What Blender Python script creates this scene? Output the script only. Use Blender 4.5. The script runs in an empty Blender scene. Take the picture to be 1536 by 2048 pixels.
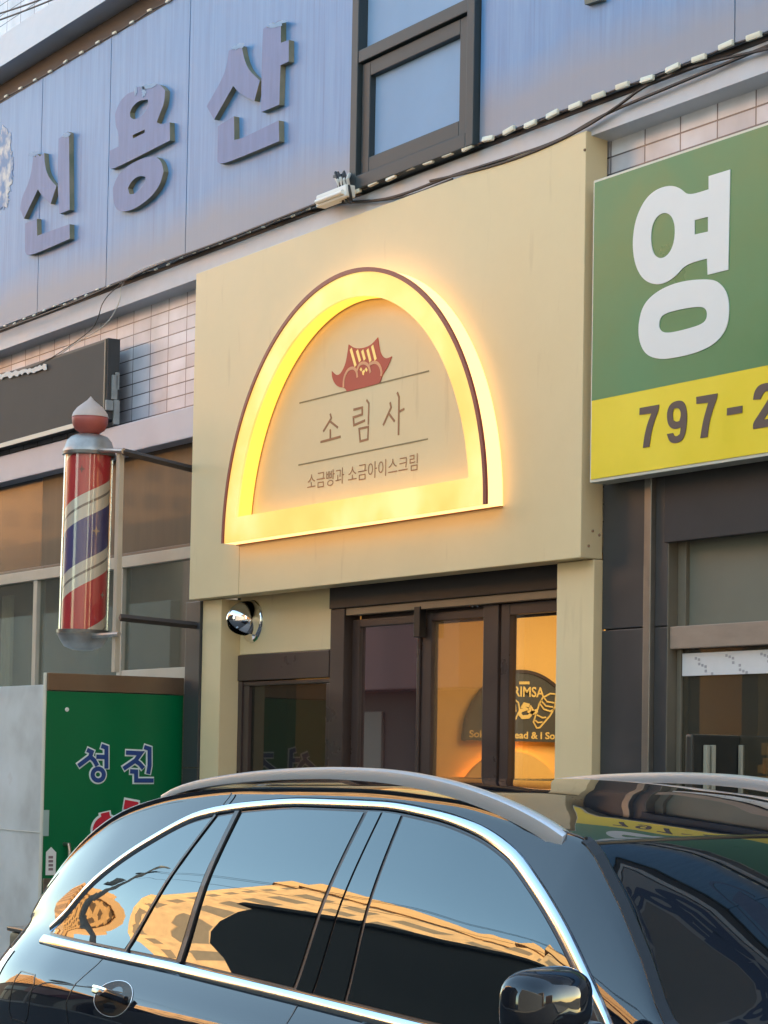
import bpy, bmesh, math, random
from mathutils import Vector, Matrix
from mathutils.geometry import tessellate_polygon
random.seed(7)
rad = math.radians
SC = bpy.context.scene

# ------------------------------------------------------------------ camera
CAM = Vector((0.0, -6.0, 1.65)); FPX = 4380.0; CX, CY = 768.0, 1309.5      # focal length in photo pixels, principal point
_y, _p, _r = rad(33.32275515), rad(2.77354906), rad(0.99912)
_F = Vector((-math.cos(_y)*math.cos(_p), math.sin(_y)*math.cos(_p), math.sin(_p)))
_R0 = Vector((math.sin(_y), math.cos(_y), 0)); _U0 = _R0.cross(_F)
_R = _R0*math.cos(_r)+_U0*math.sin(_r); _U = -_R0*math.sin(_r)+_U0*math.cos(_r)
cd = bpy.data.cameras.new('camera'); cam = bpy.data.objects.new('camera', cd); SC.collection.objects.link(cam)
m = Matrix((_R, _U, -_F)).transposed().to_4x4(); m.translation = CAM; cam.matrix_world = m
cd.sensor_fit = 'HORIZONTAL'; cd.sensor_width = 36; cd.lens = FPX/1536*36
cd.shift_y = (CY-1024)/1536; cd.clip_end = 2000; SC.camera = cam

# ------------------------------------------------------------------ light
SUN_EL, SUN_AZ = 19.0, 38.0          # azimuth from +Y (behind the shops) towards +X
EXPOSURE = 2.5
w = bpy.data.worlds.new('World'); SC.world = w; w.use_nodes = True
nt = w.node_tree; bg = nt.nodes['Background']; sky = nt.nodes.new('ShaderNodeTexSky')
sky.sky_type = 'NISHITA'; sky.sun_disc = False; sky.sun_elevation = rad(SUN_EL); sky.sun_rotation = rad(SUN_AZ)
sky.air_density = 1.0; sky.dust_density = 1.2; sky.ozone_density = 0.6
wbn = nt.nodes.new('ShaderNodeVectorMath'); wbn.operation = 'MULTIPLY'; wbn.inputs[1].default_value = (1.1, 1.05, .90)   # camera white balance
nt.links.new(sky.outputs[0], wbn.inputs[0]); nt.links.new(wbn.outputs[0], bg.inputs[0]); bg.inputs[1].default_value = 0.15
sd = bpy.data.lights.new('sun', 'SUN'); sd.energy = 3.2; sd.angle = rad(0.5); sd.color = (1, .72, .42)
so = bpy.data.objects.new('sun', sd); SC.collection.objects.link(so)
_sv = Vector((math.sin(rad(SUN_AZ))*math.cos(rad(SUN_EL)), math.cos(rad(SUN_AZ))*math.cos(rad(SUN_EL)), math.sin(rad(SUN_EL))))
so.rotation_euler = (-_sv).to_track_quat('-Z', 'Y').to_euler(); so.location = (0, 30, 30)
vs = SC.view_settings; vs.view_transform = 'Standard'; vs.look = 'None'; vs.exposure = EXPOSURE; vs.gamma = 1
SC.cycles.max_bounces = 8; SC.cycles.transparent_max_bounces = 12

# ------------------------------------------------------------------ measuring: where a line of sight meets a real plane
def ray(px, py): return _F+_R*((px-CX)/FPX)-_U*((py-CY)/FPX)
def at(px, py, Y):
    d = ray(px, py); return CAM+d*((Y-CAM.y)/d.y)
def atx(px, py, X):
    d = ray(px, py); return CAM+d*((X-CAM.x)/d.x)
def xz(px, py, Y=0.0): p = at(px, py, Y); return (p.x, p.z)
def zz(sc, ox, oy, pts, Y): return [xz(ox+a/sc, oy+b/sc, Y) for a, b in pts]

# ------------------------------------------------------------------ materials
def lin(c): return tuple(((v/255)/12.92 if v/255 <= .04045 else ((v/255+.055)/1.055)**2.4) for v in c)
MATS = {}
def mat(name, col, rough=.5, metal=0, var=.0, vscale=3.0, coat=0, bump=0, bscale=80, ior=1.5, emis=None, estr=0, stretch=(1, 1, 1), spec=None, rvar=0.0):
    if name in MATS: return MATS[name]
    M = bpy.data.materials.new(name); M.use_nodes = True; n = M.node_tree; b = n.nodes['Principled BSDF']
    b.inputs['Base Color'].default_value = (*col, 1); b.inputs['Roughness'].default_value = rough; b.inputs['Metallic'].default_value = metal
    b.inputs['IOR'].default_value = ior; b.inputs['Coat Weight'].default_value = coat; b.inputs['Coat Roughness'].default_value = .03
    if spec is not None: b.inputs['Specular IOR Level'].default_value = spec
    if emis: b.inputs['Emission Color'].default_value = (*emis, 1); b.inputs['Emission Strength'].default_value = estr
    tc = n.nodes.new('ShaderNodeTexCoord'); mp = n.nodes.new('ShaderNodeMapping'); mp.inputs['Scale'].default_value = stretch
    n.links.new(tc.outputs['Object'], mp.inputs[0])
    if var or rvar:
        nz = n.nodes.new('ShaderNodeTexNoise'); nz.inputs['Scale'].default_value = vscale; nz.inputs['Detail'].default_value = 7; nz.inputs['Roughness'].default_value = .62
        n.links.new(mp.outputs[0], nz.inputs['Vector'])
    if var:
        mr = n.nodes.new('ShaderNodeMapRange'); mr.inputs[1].default_value = .25; mr.inputs[2].default_value = .75
        mr.inputs[3].default_value = 1-var; mr.inputs[4].default_value = 1+var*.6; n.links.new(nz.outputs[0], mr.inputs[0])
        mx = n.nodes.new('ShaderNodeVectorMath'); mx.operation = 'SCALE'; mx.inputs[0].default_value = col; n.links.new(mr.outputs[0], mx.inputs['Scale'])
        n.links.new(mx.outputs[0], b.inputs['Base Color'])
    if rvar:
        m2 = n.nodes.new('ShaderNodeMapRange'); m2.inputs[1].default_value = .3; m2.inputs[2].default_value = .7
        m2.inputs[3].default_value = max(.02, rough-rvar); m2.inputs[4].default_value = rough+rvar
        n.links.new(nz.outputs[0], m2.inputs[0]); n.links.new(m2.outputs[0], b.inputs['Roughness'])
    if bump:
        n2 = n.nodes.new('ShaderNodeTexNoise'); n2.inputs['Scale'].default_value = bscale; n2.inputs['Detail'].default_value = 4
        n.links.new(mp.outputs[0], n2.inputs['Vector']); bp = n.nodes.new('ShaderNodeBump'); bp.inputs['Strength'].default_value = bump; bp.inputs['Distance'].default_value = .01
        n.links.new(n2.outputs[0], bp.inputs['Height']); n.links.new(bp.outputs[0], b.inputs['Normal'])
    MATS[name] = M; return M
def N(M, t): return M.node_tree.nodes.new(t)
def L(M, a, b): M.node_tree.links.new(a, b)
def mathn(M, op, a, b=None):
    n = N(M, 'ShaderNodeMath'); n.operation = op
    for i, v in enumerate((a, b)):
        if v is None: continue
        if isinstance(v, (int, float)): n.inputs[i].default_value = v
        else: L(M, v, n.inputs[i])
    return n.outputs[0]
def ramp(M, fac, stops, const=False):
    r = N(M, 'ShaderNodeValToRGB'); cr = r.color_ramp; cr.interpolation = 'CONSTANT' if const else 'LINEAR'
    while len(cr.elements) < len(stops): cr.elements.new(.5)
    for e, (p, c) in zip(cr.elements, stops): e.position = p; e.color = (*c, 1)
    L(M, fac, r.inputs[0]); return r.outputs[0]
def bsdf(M): return M.node_tree.nodes['Principled BSDF']
def glass(name, tint, k=1.0, ior=1.5, rough=0.0, body=0.0, bodycol=(.02, .02, .02), grime=0.0):
    """thin pane: tinted see-through + fresnel mirror (+ some opaque film)"""
    if name in MATS: return MATS[name]
    M = bpy.data.materials.new(name); M.use_nodes = True; n = M.node_tree; n.nodes.remove(n.nodes['Principled BSDF']); out = n.nodes['Material Output']
    t = N(M, 'ShaderNodeBsdfTransparent'); t.inputs[0].default_value = (*tint, 1)
    g = N(M, 'ShaderNodeBsdfGlossy'); g.inputs['Roughness'].default_value = rough; g.inputs[0].default_value = (1, 1, 1, 1)
    d = N(M, 'ShaderNodeBsdfDiffuse'); d.inputs[0].default_value = (*bodycol, 1)
    fr = N(M, 'ShaderNodeFresnel'); ge = N(M, 'ShaderNodeNewGeometry'); L(M, mathn(M, 'ADD', mathn(M, 'MULTIPLY', ge.outputs['Backfacing'], 1/ior-ior), ior), fr.inputs[0])
    m1 = N(M, 'ShaderNodeMixShader'); m1.inputs[0].default_value = body; L(M, t.outputs[0], m1.inputs[1]); L(M, d.outputs[0], m1.inputs[2])
    if grime:
        nz = N(M, 'ShaderNodeTexNoise'); nz.inputs['Scale'].default_value = 4; nz.inputs['Detail'].default_value = 8
        tc = N(M, 'ShaderNodeTexCoord'); L(M, tc.outputs['Object'], nz.inputs['Vector'])
        L(M, mathn(M, 'ADD', mathn(M, 'MULTIPLY', nz.outputs[0], grime), body), m1.inputs[0])
    m2 = N(M, 'ShaderNodeMixShader'); f = mathn(M, 'MULTIPLY', fr.outputs[0], k); f2 = mathn(M, 'MINIMUM', f, 1.0); L(M, f2, m2.inputs[0])
    L(M, m1.outputs[0], m2.inputs[1]); L(M, g.outputs[0], m2.inputs[2]); L(M, m2.outputs[0], out.inputs[0])
    MATS[name] = M; return M

# ------------------------------------------------------------------ object helpers
COL = SC.collection; ORG = {}
class MB:
    def __init__(s): s.v = []; s.f = []; s.smooth = False
    def add(s, vs, fs):
        o = len(s.v); s.v += [Vector(v) for v in vs]; s.f += [tuple(i+o for i in f) for f in fs]; return s
    def box(s, x0, x1, y0, y1, z0, z1, bev=.004):
        bm = bmesh.new(); bmesh.ops.create_cube(bm, size=1)
        for v in bm.verts: v.co = Vector((x0+(v.co.x+.5)*(x1-x0), y0+(v.co.y+.5)*(y1-y0), z0+(v.co.z+.5)*(z1-z0)))
        d = min(abs(x1-x0), abs(y1-y0), abs(z1-z0)); b = min(bev, d*.3)
        if b > .0008: bmesh.ops.bevel(bm, geom=bm.edges[:], offset=b, segments=2, affect='EDGES', profile=.6)
        bm.verts.index_update(); s.add([v.co.copy() for v in bm.verts], [[v.index for v in f.verts] for f in bm.faces]); bm.free(); return s
    def tube(s, pts, r, n=8, cap=True):
        pts = [Vector(p) for p in pts]; rs = r if isinstance(r, (list, tuple)) else [r]*len(pts); vs = []; prev = None
        for i, p in enumerate(pts):
            t = (pts[min(i+1, len(pts)-1)]-pts[max(i-1, 0)]).normalized()
            a = prev if prev is not None else (Vector((0, 0, 1)) if abs(t.z) < .9 else Vector((1, 0, 0)))
            u = (a-t*a.dot(t)).normalized(); prev = u; v = t.cross(u)
            vs += [p+(u*math.cos(2*math.pi*k/n)+v*math.sin(2*math.pi*k/n))*rs[i] for k in range(n)]
        fs = [(i*n+k, i*n+(k+1) % n, (i+1)*n+(k+1) % n, (i+1)*n+k) for i in range(len(pts)-1) for k in range(n)]
        if cap: fs += [tuple(range(n))[::-1], tuple(range((len(pts)-1)*n, len(pts)*n))]
        return s.add(vs, fs)
    def lathe(s, c, prof, n=40, axis=(0, 0, 1)):
        ax = Vector(axis).normalized(); u = ax.orthogonal().normalized(); v = ax.cross(u); c = Vector(c)
        vs = [c+ax*h+(u*math.cos(2*math.pi*k/n)+v*math.sin(2*math.pi*k/n))*max(r, 1e-4) for r, h in prof for k in range(n)]
        fs = [(i*n+k, i*n+(k+1) % n, (i+1)*n+(k+1) % n, (i+1)*n+k) for i in range(len(prof)-1) for k in range(n)]
        return s.add(vs, fs)
    def prism(s, loops, d0, d1, f=lambda a, b, d: (a, d, b)):
        """outline (first loop) with holes, between two depths, on any plane"""
        flat = [p for lp in loops for p in lp]
        tri = tessellate_polygon([[Vector((p[0], p[1], 0)) for p in lp] for lp in loops]); n = len(flat)
        vs = [f(a, b, d0) for a, b in flat]+[f(a, b, d1) for a, b in flat]
        fs = [tuple(t) for t in tri]+[tuple(i+n for i in t)[::-1] for t in tri]; o = 0
        for lp in loops:
            k = len(lp); fs += [(o+i, o+(i+1) % k, n+o+(i+1) % k, n+o+i) for i in range(k)]; o += k
        return s.add(vs, fs)
    def stroke(s, pts, w, d0, d1, f=lambda a, b, d: (a, d, b)):
        P = [Vector(p) for p in pts]; n = len(P); Lf, Rt = [], []; closed = (P[0]-P[-1]).length < 1e-5
        for i in range(n):
            a = P[i-1] if i > 0 else (P[-2] if closed else None); b = P[i+1] if i < n-1 else (P[1] if closed else None)
            t1 = (P[i]-a).normalized() if a is not None else (b-P[i]).normalized()
            t2 = (b-P[i]).normalized() if b is not None else t1
            t = (t1+t2); t = t.normalized() if t.length > .1 else t1; nn = Vector((-t.y, t.x))
            k = max(.45, nn.dot(Vector((-t1.y, t1.x)))); q = P[i].copy()
            if i == 0 and not closed: q -= t1*w*.25
            if i == n-1 and not closed: q += t1*w*.25
            Lf.append(q+nn*w/2/k); Rt.append(q-nn*w/2/k)
        vs = [f(p.x, p.y, d0) for p in Lf+Rt]+[f(p.x, p.y, d1) for p in Lf+Rt]; fs = []
        for i in range(n-1):
            fs += [(i, i+1, n+i+1, n+i), (2*n+i, 3*n+i, 3*n+i+1, 2*n+i+1), (i, 2*n+i, 2*n+i+1, i+1), (n+i, n+i+1, 3*n+i+1, 3*n+i)]
        if not closed: fs += [(0, n, 3*n, 2*n), (n-1, 3*n-1, 4*n-1, 2*n-1)]
        return s.add(vs, fs)
    def build(s, name, m, parent=None, label=None, smooth=None, fixn=True):
        o0 = ORG.get(parent.name, Vector((0, 0, 0))) if parent else Vector((0, 0, 0))
        if parent is None and s.v:
            xs = [v.x for v in s.v]; ys = [v.y for v in s.v]; zs = [v.z for v in s.v]
            o0 = Vector(((min(xs)+max(xs))/2, (min(ys)+max(ys))/2, min(zs)))
        me = bpy.data.meshes.new(name); me.from_pydata([v-o0 for v in s.v], [], s.f); me.validate(); me.update()
        if fixn:
            bm = bmesh.new(); bm.from_mesh(me); bmesh.ops.recalc_face_normals(bm, faces=bm.faces[:]); bm.to_mesh(me); bm.free()
        if smooth or s.smooth:
            for p in me.polygons: p.use_smooth = True
            if smooth != 'all': me.set_sharp_from_angle(angle=rad(38))
        me.materials.append(m); o = bpy.data.objects.new(name, me); COL.objects.link(o)
        if parent: o.parent = parent
        else: o.location = o0
        ORG[o.name] = o0
        if label: o['label'] = label
        return o
def thing(name, label, cat, loc=(0, 0, 0), group=None, kind=None):
    o = bpy.data.objects.new(name, None); COL.objects.link(o); o.location = loc; o.empty_display_size = .2; ORG[o.name] = Vector(loc)
    tag(o, label, cat, group, kind); return o
def tag(o, label=None, cat=None, group=None, kind=None):
    if label: o['label'] = label
    if cat: o['category'] = cat
    if group: o['group'] = group
    if kind: o['kind'] = kind
    return o
def struct(o, cat=None): o['kind'] = 'structure'; return o
def smoothpoly(pts, it=2, ang=42):
    for _ in range(it):
        out = []; n = len(pts)
        for i in range(n):
            a, b, c = Vector(pts[i-1]), Vector(pts[i]), Vector(pts[(i+1) % n])
            t1, t2 = b-a, c-b
            if t1.length < 1e-6 or t2.length < 1e-6: continue
            if t1.angle(t2) > rad(ang): out.append(tuple(b))
            else: out += [tuple(b-t1*.25), tuple(b+t2*.25)]
        pts = out
    return pts
def interp(tab, x):
    if x <= tab[0][0]: return tab[0][1]
    for (a, va), (b, vb) in zip(tab, tab[1:]):
        if x <= b: return va+(vb-va)*(x-a)/(b-a)
    return tab[-1][1]
def cinterp(tab, x):
    """smooth (monotone cubic) interpolation of a table"""
    n = len(tab)
    if x <= tab[0][0]: return tab[0][1]
    if x >= tab[-1][0]: return tab[-1][1]
    d = [(tab[i+1][1]-tab[i][1])/(tab[i+1][0]-tab[i][0]) for i in range(n-1)]
    m_ = [d[0]]+[0 if d[i-1]*d[i] <= 0 else 2*d[i-1]*d[i]/(d[i-1]+d[i]) for i in range(1, n-1)]+[d[-1]]
    for i in range(n-1):
        if x <= tab[i+1][0]:
            h = tab[i+1][0]-tab[i][0]; t = (x-tab[i][0])/h
            return (2*t**3-3*t*t+1)*tab[i][1]+(t**3-2*t*t+t)*h*m_[i]+(-2*t**3+3*t*t)*tab[i+1][1]+(t**3-t*t)*h*m_[i+1]
def text_mesh(body, f, size=1.0, xs=1.0, bold=0.0, depth=.002, align='LEFT'):
    """flat lettering: returns MB laid on a plane by f(a, b, d)"""
    c = bpy.data.curves.new('lettering', 'FONT'); c.body = body; c.size = size; c.offset = bold; c.align_x = align; c.fill_mode = 'FRONT'; c.extrude = 0; c.resolution_u = 4
    o = bpy.data.objects.new('lettering', c); COL.objects.link(o); dg = bpy.context.evaluated_depsgraph_get(); ev = o.evaluated_get(dg); me = ev.to_mesh()
    mb = MB(); mb.add([f(v.co.x*xs, v.co.y, depth) for v in me.vertices], [list(p.vertices) for p in me.polygons])
    ev.to_mesh_clear(); bpy.data.objects.remove(o); bpy.data.curves.remove(c); return mb

# ================================================================== palette
cream = lin((222, 202, 158))
M_fascia = mat('cream_painted_steel', cream, .42, var=.08, vscale=1.3, bump=.04, bscale=14, rvar=.1)
M_band = mat('grey_painted_metal', lin((196, 197, 202)), .45, var=.12, vscale=5, rvar=.12, bump=.06, bscale=30)
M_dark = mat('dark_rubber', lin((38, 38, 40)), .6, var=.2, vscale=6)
M_frame = mat('grey_window_frame', lin((56, 66, 70)), .45, var=.06, vscale=4, spec=.3)
M_brown = mat('dark_brown_aluminium', lin((66, 54, 50)), .33, var=.08, vscale=3, rvar=.08)
M_black = mat('black_plastic', lin((20, 20, 22)), .4)
M_cable = mat('cable_sheath', lin((30, 30, 32)), .5)
M_cable2 = mat('pale_cable_sheath', lin((200, 198, 190)), .5)
M_ss = mat('brushed_steel', lin((170, 165, 158)), .28, metal=1, var=.12, vscale=6, stretch=(1, 1, 14))
M_chrome = mat('chrome', (.9, .92, .95), .07, metal=1); M_bright = mat('bright_window_trim', (.60, .70, .78), .1, metal=1)
M_white = mat('white_plastic', lin((225, 225, 218)), .4, var=.06)
M_led = mat('bulb_plastic', lin((222, 220, 200)), .35, var=.12, vscale=30)

def brick_mat(name, c1, c2, mort, bw, rh, off, size=.006, ox=0.0, oz=0.0, rough=.25, fancy=True):
    M = mat(name, c1, rough); b = bsdf(M); tc = N(M, 'ShaderNodeTexCoord'); sp = N(M, 'ShaderNodeSeparateXYZ'); cb = N(M, 'ShaderNodeCombineXYZ')
    L(M, tc.outputs['Object'], sp.inputs[0]); L(M, mathn(M, 'ADD', mathn(M, 'ADD', sp.outputs[0], sp.outputs[1]), ox), cb.inputs[0]); L(M, mathn(M, 'ADD', sp.outputs[2], oz), cb.inputs[1])
    br = N(M, 'ShaderNodeTexBrick'); br.offset = off; br.inputs['Scale'].default_value = 1; br.inputs['Brick Width'].default_value = bw; br.inputs['Row Height'].default_value = rh
    br.inputs['Mortar Size'].default_value = size; br.inputs['Mortar Smooth'].default_value = .15; br.inputs['Color1'].default_value = (*c1, 1); br.inputs['Color2'].default_value = (*c2, 1); br.inputs['Mortar'].default_value = (*mort, 1)
    L(M, cb.outputs[0], br.inputs['Vector'])
    nz = N(M, 'ShaderNodeTexNoise'); nz.inputs['Scale'].default_value = 3; nz.inputs['Detail'].default_value = 8; L(M, tc.outputs['Object'], nz.inputs['Vector'])
    mx = N(M, 'ShaderNodeVectorMath'); mx.operation = 'SCALE'; L(M, br.outputs[0], mx.inputs[0])
    mr = N(M, 'ShaderNodeMapRange'); mr.inputs[1].default_value = .3; mr.inputs[2].default_value = .7; mr.inputs[3].default_value = .68; mr.inputs[4].default_value = 1.08; L(M, nz.outputs[0], mr.inputs[0]); L(M, mr.outputs[0], mx.inputs['Scale'])
    L(M, mx.outputs[0], b.inputs['Base Color'])
    bp = N(M, 'ShaderNodeBump'); bp.inputs['Strength'].default_value = .6; bp.inputs['Distance'].default_value = .006; bp.invert = True; L(M, br.outputs[1], bp.inputs['Height']); L(M, bp.outputs[0], b.inputs['Normal'])
    return M
M_tile = brick_mat('glazed_wall_tile', lin((216, 219, 228)), lin((186, 188, 198)), lin((104, 102, 108)), .235, .078, 0, .004)

# ================================================================== ground
M_asph = mat('asphalt', (.05, .05, .052), .85, var=.3, vscale=8, bump=.4, bscale=120)
M_pave = mat('pavement_concrete', (.26, .25, .24), .8, var=.2, vscale=3, bump=.2)
struct(MB().add([(-400, -400, 0), (400, -400, 0), (400, 400, 0), (-400, 400, 0)], [(0, 1, 2, 3)]).build('road', M_asph))
struct(MB().box(-40, 20, -.95, .3, -.1, .12, .02).build('pavement', M_pave))
struct(MB().box(-60, 30, -11.8, -10.4, -.1, .12, .02).build('pavement_across', M_pave))

# ================================================================== the building above and around the shops
WY = .14        # tiled wall plane
BL, BR = -26.0, .5
z_bt = 6.19; z_bb = 4.60      # blue sign panels, top and bottom
bld = thing('shop_building', 'old two storey building with white glazed tiles and grey metal ledges', 'building', (-8.5, WY, 0))
wall = MB().box(-11.18, BR, WY, WY+.25, 2.62, 4.56, 0); wall.box(BL, -11.181, WY, WY+.25, 3.14, 4.56, 0); wall.box(BL, BR, WY, WY+.25, 6.4, 8.6, 0)
MB().box(BL, BR, WY-.01, WY+.25, 8.601, 14.2, 0).build('upper_wall', mat('plain_grey_render', lin((120, 120, 124)), .9, var=.05, vscale=.6), bld)
wall.build('tiled_wall', M_tile, bld)
core = MB(); core.box(BL, BR, 6.6, 10, 0, 14.2, 0); core.box(BL, BR, WY+.27, 6.59, 4.62, 14.18, 0); core.box(BL, -13.2, WY+.27, 6.59, 0, 4.6, 0); core.box(-3.0, BR, WY+.0, 6.59, 0, 2.6, 0)
core.build('rear_mass', mat('render_wall', lin((150, 140, 130)), .9, var=.1), bld)
# ledge band between blue panels and lower wall
zb1 = at(900, 470, -.02).z
bnd = MB()
bnd.prism([[(.03, 4.448), (WY, 4.44), (WY, 4.59), (.03, 4.572)]], BL, BR, f=lambda a, b, d: (d, a, b)); bnd.build('lower_ledge', M_band, bld)
cor = MB(); cor.prism([[(-.12, 6.36), (WY+.02, 6.34), (WY+.02, 6.62), (-.09, 6.60)]], BL, BR, f=lambda a, b, d: (d, a, b)); cor.build('upper_ledge', M_band, bld)
MB().box(BL, BR, .02, WY+.01, 6.19, 6.335, 0).build('dark_strip', M_dark, bld)  # dark strip set below the upper ledge
MB().box(BL, BR, .03, WY+.01, 4.575, 4.6, 0).build('dark_strip', M_dark, bld)  # dark strip set between the panels and the lower ledge

# ------------------------------------------------------------------ blue sign panels
M_blue = mat('weathered_blue_panel', lin((140, 168, 212)), .42, spec=.5)
def dress_blue(M):
    b = bsdf(M); tc = N(M, 'ShaderNodeTexCoord'); mp = N(M, 'ShaderNodeMapping'); mp.inputs['Scale'].default_value = (9, 1, .35); L(M, tc.outputs['Object'], mp.inputs[0])
    nz = N(M, 'ShaderNodeTexNoise'); nz.inputs['Scale'].default_value = 3; nz.inputs['Detail'].default_value = 6; nz.inputs['Roughness'].default_value = .7; L(M, mp.outputs[0], nz.inputs[0])
    c = ramp(M, nz.outputs[0], [(.25, lin((82, 123, 168))), (.5, lin((95, 141, 188))), (.72, lin((109, 153, 195)))])
    # fine run-off streaks
    mp2 = N(M, 'ShaderNodeMapping'); mp2.inputs['Scale'].default_value = (26, 1, .4); L(M, tc.outputs['Object'], mp2.inputs[0])
    n2 = N(M, 'ShaderNodeTexNoise'); n2.inputs['Scale'].default_value = 1.6; n2.inputs['Detail'].default_value = 3; L(M, mp2.outputs[0], n2.inputs[0])
    s = ramp(M, n2.outputs[0], [(.30, (.80, .83, .88)), (.40, (1, 1, 1))])
    mx = N(M, 'ShaderNodeMix'); mx.data_type = 'RGBA'; mx.blend_type = 'MULTIPLY'; mx.inputs[0].default_value = 1; L(M, c, mx.inputs[6]); L(M, s, mx.inputs[7])
    # grime splashed along the bottom edge
    sp = N(M, 'ShaderNodeSeparateXYZ'); L(M, tc.outputs['Object'], sp.inputs[0])
    n3 = N(M, 'ShaderNodeTexNoise'); n3.inputs['Scale'].default_value = 1.6; n3.inputs['Detail'].default_value = 7; L(M, tc.outputs['Object'], n3.inputs[0])
    h = mathn(M, 'ADD', sp.outputs[2], mathn(M, 'MULTIPLY', n3.outputs[0], -.22))
    g = ramp(M, h, [(0.0, (.85,)*3), (.22, (0,)*3)])
    m2 = N(M, 'ShaderNodeMix'); m2.data_type = 'RGBA'; L(M, g, m2.inputs[0]); L(M, mx.outputs[2], m2.inputs[6]); m2.inputs[7].default_value = (*lin((138, 142, 152)), 1)
    L(M, m2.outputs[2], b.inputs['Base Color'])
dress_blue(M_blue)
bs = thing('blue_signboard', 'long weathered light blue sign panel with large raised Korean letters above the tiled wall', 'signboard', (-12, 0, z_bb))
seams = [-26.0]+[xz(*q)[0] for q in ((81, 350), (218, 300), (377, 200))]
xwl, xwr = xz(709, 390)[0], xz(957, 285)[0]          # window opening
seams = [s for s in seams]+[xwl-.004]
for a, b in zip(seams, seams[1:]):
    MB().box(a+.004, b-.004, .0, .03, z_bb, z_bt, .002).build('panel', M_blue, bs)
bs2 = thing('blue_signboard', 'weathered light blue sign panel to the right of the dark framed window', 'signboard', (-6, 0, z_bb))
ex = [xwr+.004, -6.6, -4.9, -3.2, -1.5, BR]
for a, b in zip(ex, ex[1:]): MB().box(a+.003, b-.003, .0, .03, z_bb, z_bt, .002).build('panel', M_blue, bs2)
# dark foot of a letter at the top edge of the frame
lt = MB(); lt.prism([[xz(1176, -30), xz(1216, -45), xz(1213, 2), xz(1180, 12)]], -.03, -.001); 
lt.build('letter', mat('olive_letter_side', lin((120, 118, 104)), .7, var=.15, vscale=9), bs2)
M_let = mat('faded_violet_letter', lin((104, 124, 168)), .5, var=.2, vscale=3.0, stretch=(6, 1, .8))
def split_letter(M):   # front faces violet paint, returns olive tan board
    b = bsdf(M); src = b.inputs['Base Color'].links[0].from_socket; ge = N(M, 'ShaderNodeNewGeometry'); sp = N(M, 'ShaderNodeSeparateXYZ'); L(M, ge.outputs['True Normal'], sp.inputs[0])
    f = mathn(M, 'GREATER_THAN', mathn(M, 'ABSOLUTE', sp.outputs[1]), .8); mx = N(M, 'ShaderNodeMix'); mx.data_type = 'RGBA'
    tc = N(M, 'ShaderNodeTexCoord'); nz = N(M, 'ShaderNodeTexNoise'); nz.inputs['Scale'].default_value = 7; nz.inputs['Detail'].default_value = 8; L(M, tc.outputs['Object'], nz.inputs[0])
    c = ramp(M, nz.outputs[0], [(.35, lin((112, 116, 92))), (.65, lin((152, 142, 118)))])
    L(M, f, mx.inputs[0]); L(M, c, mx.inputs[6]); L(M, src, mx.inputs[7]); L(M, mx.outputs[2], b.inputs['Base Color'])
split_letter(M_let)
YL = -.034
S1 = (7.315, 30, 250); S2 = (6.606, 200, 140); S3 = (6.025, 400, 20)
def letter(groups, S, parent, m, name='letter', y0=YL, y1=-.0005, ang=42):
    mb = MB()
    for i, loops in enumerate(groups):
        mb.prism([smoothpoly(zz(*S, lp, y0), 2 if ang < 50 else 3, ang) for lp in loops], y0-.0003*i, y1)
    return mb.build(name, m, parent)
letter([[[(270, 440), (300, 470), (330, 420), (360, 460), (425, 410), (440, 620), (500, 780), (605, 895), (520, 1155), (400, 1045), (335, 940), (130, 1370), (75, 1230), (100, 1060), (190, 870), (240, 690)]],
        [[(640, 200), (690, 170), (720, 130), (735, 165), (765, 95), (790, 110), (800, 1240), (650, 1300), (622, 900)]],
        [[(150, 1440), (320, 1370), (325, 1620), (800, 1450), (800, 1665), (195, 1930), (150, 1860)]]], S1, bs, M_let)
letter([[[(125, 1070), (245, 1010), (245, 830), (205, 740), (200, 580), (250, 430), (360, 310), (440, 285), (460, 240), (490, 225), (640, 190), (790, 185), (860, 270), (850, 430), (790, 580), (750, 690), (800, 720), (920, 690), (925, 930), (160, 1320), (125, 1290)],
         [(395, 560), (430, 480), (520, 400), (630, 390), (640, 450), (600, 560), (520, 630), (440, 655), (400, 620)], [(430, 860), (590, 785), (590, 830), (435, 905)]],
        [[(170, 1560), (230, 1400), (330, 1290), (500, 1190), (650, 1140), (760, 1150), (820, 1230), (840, 1340), (800, 1500), (700, 1650), (560, 1770), (420, 1850), (300, 1875), (220, 1850), (175, 1740)],
         [(370, 1560), (420, 1460), (520, 1395), (600, 1410), (600, 1480), (540, 1570), (450, 1640), (390, 1640)]]], S2, bs, M_let)
letter([[[(345, 490), (500, 430), (540, 620), (600, 740), (720, 850), (655, 1095), (480, 1010), (400, 915), (170, 1320), (80, 1160), (200, 950), (290, 780), (330, 620)]],
        [[(760, 230), (800, 200), (815, 215), (870, 150), (900, 170), (930, 125), (975, 120), (975, 395), (1070, 360), (1070, 620), (970, 665), (955, 1140), (790, 1210), (735, 1230), (745, 600)]],
        [[(215, 1400), (410, 1280), (415, 1565), (500, 1550), (950, 1330), (955, 1580), (260, 1870), (210, 1830)]]], S3, bs, M_let)
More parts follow.
